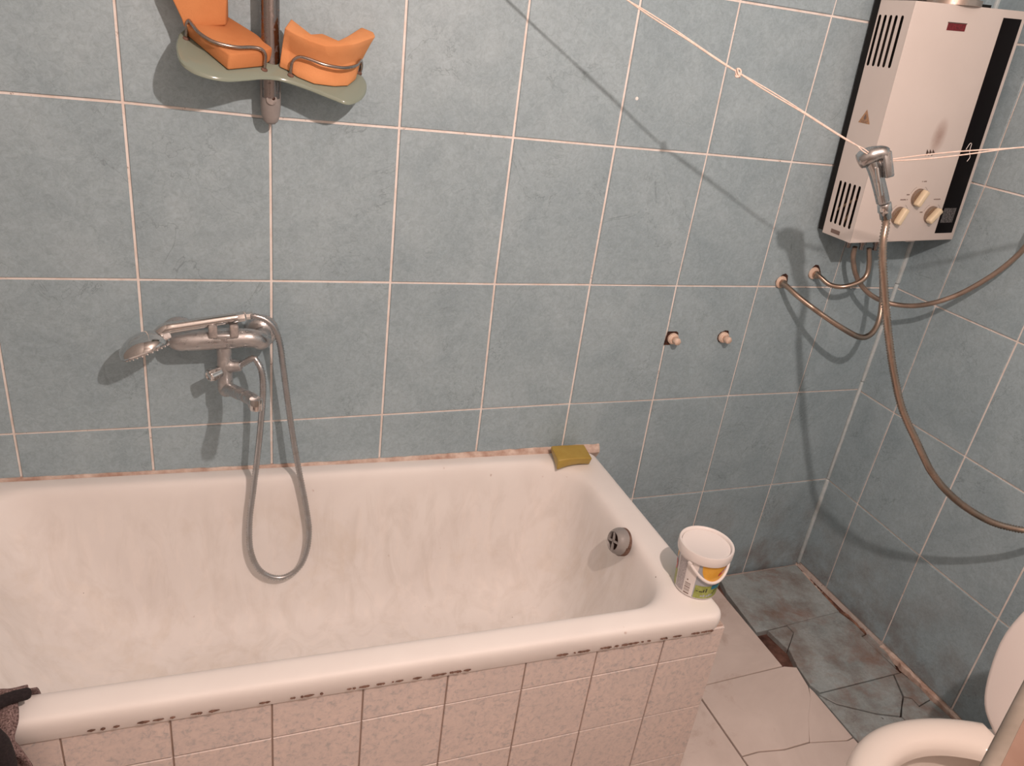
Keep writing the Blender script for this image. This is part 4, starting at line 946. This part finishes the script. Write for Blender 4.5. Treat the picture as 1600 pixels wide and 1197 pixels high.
# ------------------------------------------------------------------ plastic bucket
BC = Vector((-0.925, -0.570, rim_z(-0.925) + 0.0016)); BH = 0.1145; R0, R1 = 0.0435, 0.0520
bk = thing('plastic_bucket', 'small white plastic tub with orange and green label on the bathtub corner', 'bucket', BC)
BM = Matrix.Translation(BC) @ Matrix.Rotation(math.atan2(-0.745, -0.667), 4, 'Z')     # local +x faces the camera side
prof = [(R0 - 0.003, 0.0), (R0, 0.002), (R1, BH - 0.004), (R1 - 0.0002, BH - 0.022), (R1 + 0.0035, BH - 0.022), (R1 + 0.0045, BH - 0.018), (R1 + 0.0048, BH - 0.003), (R1 + 0.0035, BH), (R1 + 0.0010, BH), (R1 - 0.0012, BH - 0.002), (R1 - 0.0022, BH - 0.010), (R0 - 0.0012, 0.003)]
prof = [(R0 - 0.003, 0.0), (R0, 0.002), (R1 - 0.0012, BH - 0.0225), (R1 + 0.0035, BH - 0.0220), (R1 + 0.0045, BH - 0.0185), (R1 + 0.0048, BH - 0.003), (R1 + 0.0035, BH), (R1 + 0.0010, BH), (R1 - 0.0010, BH - 0.002), (R1 - 0.0020, BH - 0.012), (R0 - 0.0012, 0.003)]
lathe('bucket_body', prof, 'whiteplastic', bk, 48, BM, angle=50)
HT = BH - 0.0225
lathe('inner_lid', [(R1 - 0.0022, -0.0018), (R1 - 0.0026, 0.0), (R1 - 0.008, 0.0004), (R1 - 0.010, -0.0006)], 'whiteplastic', bk, 48, BM @ Matrix.Translation((0, 0, BH - 0.0055)), label='flat white lid pressed inside the rim')
def wrap(name, th0, th1, h0, h1, mat, lift=0.0004, n=16, parent=bk, shape=None, label=None):
    """label patch lying on the cone; th in degrees, positive to the right as seen from the front; h as a fraction"""
    vs, fs = [], []
    for i in range(n + 1):
        th = math.radians(th0 + (th1 - th0) * i / n); lo_, hi_ = (h0, h1) if not shape else shape(i / n)
        for h in (lo_, lo_ * 0.5 + hi_ * 0.5, hi_):
            r_ = R0 + (R1 - 0.0012 - R0) * h + lift; vs.append(BM @ Vector((r_ * math.cos(th), r_ * math.sin(th), 0.002 + (HT - 0.002) * h)))
    for i in range(n):
        for k in range(2): fs.append((i * 3 + k, (i + 1) * 3 + k, (i + 1) * 3 + k + 1, i * 3 + k + 1))
    return mesh(name, vs, fs, mat, parent, smooth=True, label=label)
lab = wrap('printed_label', -179, 179, 0.02, 0.97, 'greypool', 0.0003, 64, label='printed label, grey sky over green grass')
for a, b, hh_ in ((-150, -60, 0.46), (2, 96, 0.40)):
    wrap('green_band', a, b, 0.03, hh_, 'green_print', 0.0006, 20, lab, label='green printed band')
wrap('white_panel', -59, -1, 0.02, 0.97, 'whiteplastic', 0.0007, 14, lab, label='white printed panel')
wrap('text_block', -55, -29, 0.07, 0.93, 'greytext', 0.0010, 10, lab, label='grey block of tiny print')
x_ = -25.0
for wd_ in (3.2, 0.9, 1.4, 0.8, 2.2, 0.9, 0.7, 1.6):
    wrap('barcode_bar', -25, -10, 0.06 + (x_ + 25) * 0.018, 0.06 + (x_ + 25) * 0.018 + wd_ * 0.011, 'ink', 0.0010, 6, lab); x_ += wd_ + 0.9
wrap('barcode_dot', -22, -18.5, 0.44, 0.475, 'ink', 0.0010, 3, lab)
wrap('orange_oval', -125, -66, 0.5, 0.97, 'orange_print', 0.0007, 20, lab, lambda t: (0.99 - 0.34 * math.sqrt(max(0.0, 1 - (2 * t - 1) ** 2)), 0.99), label='orange printed oval')
wrap('orange_oval', 6, 86, 0.5, 0.97, 'orange_print', 0.0007, 24, lab, lambda t: (0.99 - 0.50 * math.sqrt(max(0.0, 1 - (2 * t - 1) ** 2)), 0.99), label='orange printed oval')
wrap('red_badge', -84, -64, 0.4, 0.7, 'red_print', 0.0009, 12, lab, lambda t: (0.55 - 0.13 * math.sqrt(max(0.0, 1 - (2 * t - 1) ** 2)), 0.60 + 0.10 * math.sqrt(max(0.0, 1 - (2 * t - 1) ** 2))), label='red printed badge')
for a, lo_, hi_ in ((-78, 0.47, 0.60), (-74.5, 0.50, 0.64), (-71, 0.46, 0.57)): wrap('badge_letter', a, a + 2.2, lo_, hi_, 'whiteplastic', 0.0012, 3, lab)
wrap('red_badge', 52, 86, 0.6, 0.97, 'red_print', 0.0010, 12, lab, lambda t: (0.68 + 0.16 * t, 0.76 + 0.23 * t), label='red printed badge')
for a, lo_, hi_ in ((60, 0.76, 0.82), (65, 0.78, 0.88), (70, 0.80, 0.87), (75, 0.83, 0.92)): wrap('badge_letter', a, a + 2.5, lo_, hi_, 'whiteplastic', 0.0013, 3, lab)
wrap('blue_badge', 44, 72, 0.30, 0.42, 'blue_print', 0.0009, 12, lab, label='blue printed badge')
for a, w_, lo_, hi_ in ((6, 5, 0.235, 0.255), (14, 9, 0.225, 0.25), (24, 3, 0.225, 0.30), (30.5, 3, 0.225, 0.335), (52, 3, 0.16, 0.20), (56, 3, 0.20, 0.245), (60, 4, 0.235, 0.285), (67, 4, 0.255, 0.30)):
    wrap('black_letter', a, a + w_, lo_, hi_, 'blackprint', 0.0011, 4, lab)
for a, lo_, hi_ in ((20, 0.09, 0.13), (27, 0.08, 0.15), (36, 0.08, 0.13), (42, 0.09, 0.17), (49, 0.10, 0.15)): wrap('pale_letter', a, a + 5, lo_, hi_, 'greypool', 0.0010, 4, lab)
# bail hanging down at the front
bp = []
for k in range(25):
    t = k / 24; th = math.radians(-22 + 130 * t); dz = -0.036 * math.sin(PI * t)
    h = HT - 0.006 + dz; rr = R0 + (R1 - R0) * max(0, h / BH) + 0.0035
    bp.append(BM @ Vector((rr * math.cos(th), rr * math.sin(th), h)))
v_, f_ = tube_vf(bp, 0.0033, 8, True)
bl = mesh('bail', v_, f_, 'whiteplastic', bk, smooth=True, label='white carrying handle hanging down')
for th in (-22, 108):
    a = math.radians(th); lathe('pivot', [(0.0052, 0.0), (0.0052, 0.004), (0.003, 0.0055)], 'whiteplastic', bl, 14, BM @ frame_at(((R1 - 0.001) * math.cos(a), (R1 - 0.001) * math.sin(a), HT - 0.006), (math.cos(a), math.sin(a), 0)))

# ------------------------------------------------------------------ washing line, bidet spray and its hose
rope = thing('washing_line', 'thin doubled pink cord stretched across the corner with a knot in it', 'cord', (-0.66, -0.43, 0.748))
A = Vector((-1.738, -0.030, 1.20)); K = Vector((-0.9654, -0.3600, 0.8502)); Rz = Vector((-1.1627, -0.2740, 0.9392)); SPR = Vector((-0.6516, -0.4300, 0.7296)); E = Vector((-0.5023, -0.5930, 0.7946))
E2 = SPR + (E - SPR) * 4.15
def strand(name, P, off, wob):
    pts = []
    for a, b in zip(P, P[1:]):
        for k in range(10):
            t = k / 10; pts.append(a.lerp(b, t) + Vector((0, 0, off)) * math.sin(PI * min(1, max(0, t))) + Vector((0, 0, off * 0.6)) * math.sin(wob * t * 6.28))
    pts.append(P[-1]); v_, f_ = tube_vf(pts, 0.00135, 6); return mesh(name, v_, f_, 'thread', rope, smooth=True)
A0 = Rz + (Rz - K) * ((A.y - Rz.y) / (Rz.y - K.y)); 
strand('strand', [A0, Rz, K, Vector((-0.7104, -0.4250, 0.7530)), SPR + Vector((-0.004, -0.006, 0))], 0.0016, 1.0)
strand('strand', [A0, Rz, K, Vector((-0.7104, -0.4250, 0.7530)), SPR + Vector((-0.004, -0.006, -0.002))], -0.0016, 1.4)
strand('strand', [SPR + Vector((0.004, 0.004, 0)), E, E2], 0.0024, 0.6)
strand('strand', [SPR + Vector((0.004, 0.004, -0.001)), E, E2], -0.0024, 0.7)
kt = []
for k in range(40):
    a = k / 40 * 6 * PI; kt.append(K + Vector((0.006 * math.cos(a) * math.cos(a * 0.33), 0.004 * math.sin(a), 0.007 * math.sin(a * 0.9 + 0.5) - 0.001)))
v_, f_ = tube_vf(kt, 0.0016, 6); mesh('knot', v_, f_, 'thread', rope, smooth=True)
for pp in ((-0.5768, -0.5510, 0.7753),):
    pp = Vector(pp); fz = catmull([pp + Vector((-0.010, 0, 0.002)), pp + Vector((-0.006, 0, 0.012)), pp + Vector((0.001, 0.002, 0.012)), pp, pp + Vector((0.006, 0, -0.010)), pp + Vector((0.003, 0, -0.018))], 6)
    v_, f_ = tube_vf(fz, 0.0004, 5); mesh('frayed_thread', v_, f_, 'whiteplastic', rope)
# fixing on the right wall, out of sight of the photograph's frame
lathe('wall_hook', [(0.012, 0.0), (0.012, 0.004), (0.004, 0.006), (0.004, 0.020), (0.006, 0.022)], 'greyplastic', rope, 14, frame_at((-0.0028, E2.y + 0.0, E2.z), (-1, 0, 0)))
lathe('wall_hook', [(0.012, 0.0), (0.012, 0.004), (0.004, 0.006), (0.004, 0.032)], 'greyplastic', rope, 14, frame_at((A0.x, -0.0030, A0.z), (0, -1, 0)))

bs = thing('bidet_spray', 'chrome bidet hand spray hung on the washing line in front of the heater', 'hand spray', SPR)
D1 = -0.428
hl = [(-0.6740, -0.4200, 0.7335), (-0.6668, -0.4250, 0.7277), (-0.6545, -0.4290, 0.7124), (-0.6410, -0.4320, 0.6931), (-0.6257, -0.4350, 0.6699), (-0.6164, -0.4360, 0.6556)]
tube('spray_handle', hl, lambda i, n: 0.0138 - 0.0008 * i / n, 'satin', bs, 20, 8, flat=0.95)
tube('spray_head', [(-0.6792, -0.4120, 0.7256), (-0.6763, -0.4170, 0.7304), (-0.6690, -0.4270, 0.7398), (-0.6585, -0.4350, 0.7456), (-0.6502, -0.4400, 0.7447)], lambda i, n: 0.0158 + 0.0022 * math.sin(PI * min(1, 1.6 * i / n)) - 0.0058 * max(0, i / n - 0.35), 'satin', bs, 20, 8)
lathe('nozzle_plate', [(0.0152, 0.0), (0.0146, 0.003), (0.006, 0.0035)], 'greyplastic', bs, 20, frame_at((-0.6792, -0.4120, 0.7256), Vector((-0.6792, -0.4120, 0.7256)) - Vector((-0.6763, -0.4170, 0.7304))))
t0_, t1_ = Vector((-0.6531, -0.4420, 0.7448)), Vector((-0.6389, -0.4520, 0.7047))
tf = frame_at(t0_, t1_ - t0_, (0.3, 1, 0)); tl_ = (t1_ - t0_).length
box('trigger', (-0.0085, -0.0085, -0.006), (0.0085, 0.0085, tl_), 'satin', bs, 0.0035, tf, seg=3)
tube('trigger_rod', [(-0.6630, -0.4400, 0.7189), (-0.6539, -0.4470, 0.6931), (-0.6399, -0.4480, 0.6697)], 0.0045, 'chrome', bs, 10, 6)
nb, ne = Vector((-0.6121, -0.4360, 0.6533)), Vector((-0.5970, -0.4380, 0.6240))
lathe('hose_nut', [(0.0120, 0.0), (0.0135, 0.003), (0.0138, 0.017), (0.0115, 0.020), (0.0112, (ne - nb).length)], 'chrome', bs, 10, frame_at(nb, ne - nb), angle=20)
HPTS = [(-0.5995, -0.4380, 0.6277), (-0.5952, -0.4420, 0.6109), (-0.5977, -0.4500, 0.5831), (-0.5911, -0.4580, 0.5461), (-0.5763, -0.4660, 0.5019), (-0.5561, -0.4740, 0.4495), (-0.5297, -0.4860, 0.3826), (-0.4954, -0.5000, 0.3061), (-0.4571, -0.5200, 0.2292), (-0.4126, -0.5500, 0.1595), (-0.3813, -0.5650, 0.1164), (-0.3624, -0.5720, 0.0939), (-0.3250, -0.5900, 0.0575), (-0.2704, -0.6120, 0.0194), (-0.2086, -0.6420, -0.0094), (-0.1643, -0.6680, -0.0158), (-0.1323, -0.6900, -0.0110), (-0.0923, -0.7150, 0.0074)]
hend = Vector(HPTS[-1])
bh = thing('bidet_hose', 'long coppery ribbed hose hanging from the bidet spray and curving to the right wall', 'hose', HPTS[0])
ribbed('hose', HPTS + [(-0.030, hend.y - 0.035, hend.z + 0.035)], 0.0085, 0.0062, 'brownhose', bh, 12, 0.26)
lathe('wall_valve', [(0.020, 0.0), (0.020, 0.004), (0.011, 0.006), (0.011, 0.045)], 'scaled_chrome', bh, 20, frame_at((-0.0028, hend.y - 0.035, hend.z + 0.035), (-1, 0, 0)))

# ------------------------------------------------------------------ toilet
TY = -1.062; TZ = FZ + 0.400
tl = thing('toilet', 'cream white toilet with its lid up, cut by the lower right corner of the picture', 'toilet', (-0.5, TY, FZ))
def dshape(sx, sy, cx, xr, wr, n=40):
    """D outline: half ellipse at the front (towards -x), narrowing to a straight back at x = xr"""
    out = []
    for k in range(n + 1):
        a = PI / 2 + PI * k / n; out.append((cx + sx * math.cos(a), sy * math.sin(a)))
    for k in range(1, 9):
        t = k / 9; out.append((cx + (xr - cx) * t, -(sy + (wr - sy) * t * t)))
    for k in range(0, 9):
        t = 1 - k / 9; out.append((cx + (xr - cx) * t, (sy + (wr - sy) * t * t)))
    return out[:-1] if False else out
def ringloft(name, specs, mat, parent, capb=True, capt=True):
    rings = []
    for (sx, sy, cx, xr, wr, z) in specs: rings.append([(x, TY + y, z) for x, y in dshape(sx, sy, cx, xr, wr)])
    n = len(rings[0]); vs, fs = [], []
    for r in rings: vs += r
    for i in range(len(rings) - 1):
        for k in range(n): fs.append((i * n + k, i * n + (k + 1) % n, (i + 1) * n + (k + 1) % n, (i + 1) * n + k))
    if capb: fs.append(tuple(range(n))[::-1])
    if capt: fs.append(tuple((len(rings) - 1) * n + k for k in range(n)))
    return mesh(name, vs, fs, mat, parent, smooth=True, angle=50)
# bowl: foot, belly, rim, then the inside
ringloft('bowl', [(0.13, 0.105, -0.47, -0.22, 0.10, FZ), (0.125, 0.10, -0.47, -0.22, 0.10, FZ + 0.05), (0.115, 0.095, -0.48, -0.22, 0.10, FZ + 0.14), (0.15, 0.13, -0.53, -0.26, 0.10, FZ + 0.24), (0.195, 0.165, -0.60, -0.30, 0.08, FZ + 0.33), (0.205, 0.172, -0.62, -0.30, 0.085, FZ + 0.362), (0.203, 0.170, -0.62, -0.302, 0.083, FZ + 0.372),
                  (0.165, 0.130, -0.62, -0.40, 0.09, FZ + 0.372), (0.160, 0.125, -0.62, -0.40, 0.085, FZ + 0.355), (0.150, 0.118, -0.61, -0.41, 0.08, FZ + 0.29), (0.115, 0.09, -0.59, -0.43, 0.06, FZ + 0.23), (0.06, 0.05, -0.57, -0.48, 0.03, FZ + 0.205)], 'ceramic', tl)
ringloft('bowl_water', [(0.113, 0.088, -0.59, -0.432, 0.058, FZ + 0.226), (0.113, 0.088, -0.59, -0.432, 0.058, FZ + 0.2275)], 'bowlbrown', tl)  # mottled brown disc low inside the bowl
# seat: thick rounded ring
so, si = (0.222, 0.184, -0.625, -0.430, 0.138), (0.148, 0.112, -0.625, -0.490, 0.070)
lerp = lambda t: tuple(a + (b - a) * t for a, b in zip(so, si))
rings = []
for k in range(13):
    a = PI * k / 12; t = 0.5 - 0.5 * math.cos(a); rings.append(lerp(t) + (TZ - 0.026 + 0.034 * math.sin(a) ** 0.75,))
ringloft('seat', [so + (TZ - 0.027,)] + rings, 'ceramic', tl, False, False)
# raised lid
def lid():
    prof_ = [(0.085, -0.298), (0.120, -0.283), (0.157, -0.251), (0.180, -0.185), (0.191, -0.094), (0.174, 0.007), (0.145, 0.065), (0.10, 0.105), (0.05, 0.125), (0.0, 0.130)]
    pf = [(p.x, p.y) for p in catmull([(a, b, 0) for a, b in prof_], 4)]
    out = [(w, z) for w, z in pf] + [(-w, z) for w, z in pf[::-1][1:]]
    n = len(out); vs, fs = [], []
    for d, k_ in ((0.000, 0.96), (-0.005, 0.995), (-0.012, 1.0), (-0.018, 0.985), (-0.020, 0.95)):
        for w, z in out:
            zz = -0.09 + (z + 0.09) * k_; vs.append((-0.398 + d + 0.10 * (zz + 0.29), TY + w * k_, zz))
    for i in range(4):
        for k in range(n): fs.append((i * n + k, i * n + (k + 1) % n, (i + 1) * n + (k + 1) % n, (i + 1) * n + k))
    fs.append(tuple(range(n))[::-1]); fs.append(tuple(4 * n + k for k in range(n)))
    mesh('lid', vs, fs, 'lid', tl, smooth=True, angle=50)
lid()
for s in (-1, 1): lathe('hinge', [(0.012, -0.02), (0.012, 0.02)], 'lid', tl, 14, frame_at((-0.405, TY + s * 0.075, TZ - 0.022), (0, 1, 0)))
box('cistern', (-0.19, TY - 0.17, FZ + 0.40), (-0.012, TY + 0.10, FZ + 0.70), 'ceramic', tl, bev=0.02, seg=3)
box('cistern_neck', (-0.33, TY - 0.075, FZ + 0.28), (-0.03, TY + 0.06, FZ + 0.402), 'ceramic', tl, bev=0.02, seg=3)

# ------------------------------------------------------------------ cabinet whose worn top juts into the lower right corner
Aq = Vector((-1.0953, -1.2554, 0.3500)); Bq = Vector((-1.2439, -1.3243, 0.3500)); du = (Bq - Aq).normalized(); dn_ = Vector((du.y, -du.x, 0)) * -1
if dn_.y > 0: dn_ = -dn_
L_ = (Bq - Aq).length + 0.12
def corner(u, v, z): p = Aq - du * 0.045 + du * u + dn_ * v; return Vector((p.x, p.y, z))
cb = thing('side_cabinet', 'cabinet with a worn tan top and pale grey rounded edge, in the lower right foreground', 'cabinet', corner(L_ / 2, 0.15, FZ))
cm = Matrix((( du.x, dn_.x, 0, corner(0, 0, 0).x), (du.y, dn_.y, 0, corner(0, 0, 0).y), (0, 0, 1, 0), (0, 0, 0, 1)))
ev = []
for k in range(9): a = PI / 2 + PI * k / 8; ev.append((0.013 + 0.013 * math.cos(a), 0.337 + 0.013 * math.sin(a)))
vs = [cm @ Vector((0, y, z)) for y, z in ev] + [cm @ Vector((L_, y, z)) for y, z in ev]
fs = [(k, k + 1, 10 + k, 9 + k) for k in range(8)] + [(8, 0, 9, 17), tuple(range(9))[::-1], tuple(range(9, 18))]
mesh('edge_band', vs, fs, 'greyedge', cb, smooth=True, angle=60, label='pale grey rounded edge')
box('cabinet_top', (0, 0.0131, 0.324), (L_, 0.30, 0.3502), 'tan', cb, 0, cm, label='worn tan top')
box('cabinet_body', (0.02, 0.05, FZ + 0.0015), (L_ - 0.02, 0.285, 0.3238), 'cabinet', cb, 0, cm)

# ------------------------------------------------------------------ cloth over the front rim, lower left corner
def cloth():
    root = thing('draped_cloth', 'dark melange cloth with black hem hung over the bathtub rim at lower left', 'cloth', (-2.23, -0.62, -0.20))
    # profile in (y, z) : from inside the tub, over the rim, down the front
    prof_ = [(-0.585, -0.215), (-0.592, -0.160), (-0.600, -0.112), (-0.620, -0.094), (-0.640, -0.094), (-0.662, -0.105), (-0.676, -0.135), (-0.674, -0.18), (-0.678, -0.24), (-0.684, -0.31), (-0.682, -0.38), (-0.690, -0.46)]
    pf = catmull([(0, y, z) for y, z in prof_], 4)
    nx = 22; vs, fs = [], []
    for i, p in enumerate(pf):
        t = i / (len(pf) - 1)
        xr = -2.125 - 0.010 * math.sin(7 * t) + (0.020 if t < 0.25 else 0.0) - 0.012 * math.exp(-((t - 0.52) / 0.06) ** 2) + 0.02 * max(0, t - 0.6)
        xl = -2.40
        for k in range(nx + 1):
            s = k / nx; x = xl + (xr - xl) * s
            fold = 0.010 * math.sin(x * 95 + 3 * t) + 0.006 * math.sin(x * 170 - 6 * t)
            amp = 0.35 if t < 0.4 else min(1.0, 0.35 + (t - 0.4) * 2.5)
            vs.append((x, p.y - abs(fold) * amp - (0.004 if t > 0.35 else 0), p.z + (abs(fold) * 0.5 if t < 0.42 else 0)))
    for i in range(len(pf) - 1):
        for k in range(nx): fs.append((i * (nx + 1) + k, i * (nx + 1) + k + 1, (i + 1) * (nx + 1) + k + 1, (i + 1) * (nx + 1) + k))
    o = mesh('cloth_sheet', vs, fs, 'cloth', root, smooth=True)
    so_ = o.modifiers.new('thick', 'SOLIDIFY'); so_.thickness = 0.003; so_.offset = 1
    hem = [(-2.1705, -0.6610, -0.0775), (-2.1503, -0.6484, -0.0780), (-2.1377, -0.6420, -0.0793), (-2.1264, -0.6369, -0.0826), (-2.1183, -0.6313, -0.0868)]
    tube('black_hem', hem, lambda i, n: 0.0088 * (1 if i < n - 3 else (0.9 if i < n - 1 else 0.5)), 'blackcloth', root, 12, 8, label='rolled black hem')
    fold_ = [(-2.1793, -0.6222, -0.0813), (-2.1552, -0.6261, -0.0819), (-2.1407, -0.6280, -0.0822), (-2.1225, -0.6208, -0.0867)]
    tube('hem_fold', fold_, 0.005, 'cloth', root, 10, 8)
    bl_ = [(-2.1612, -0.7000, -0.0702), (-2.1475, -0.7000, -0.0989), (-2.1429, -0.7020, -0.1232), (-2.1420, -0.7040, -0.1534), (-2.1458, -0.7060, -0.1962)]
    tube('black_lining', bl_, 0.014, 'blackcloth', root, 12, 8, label='black lining')
cloth()
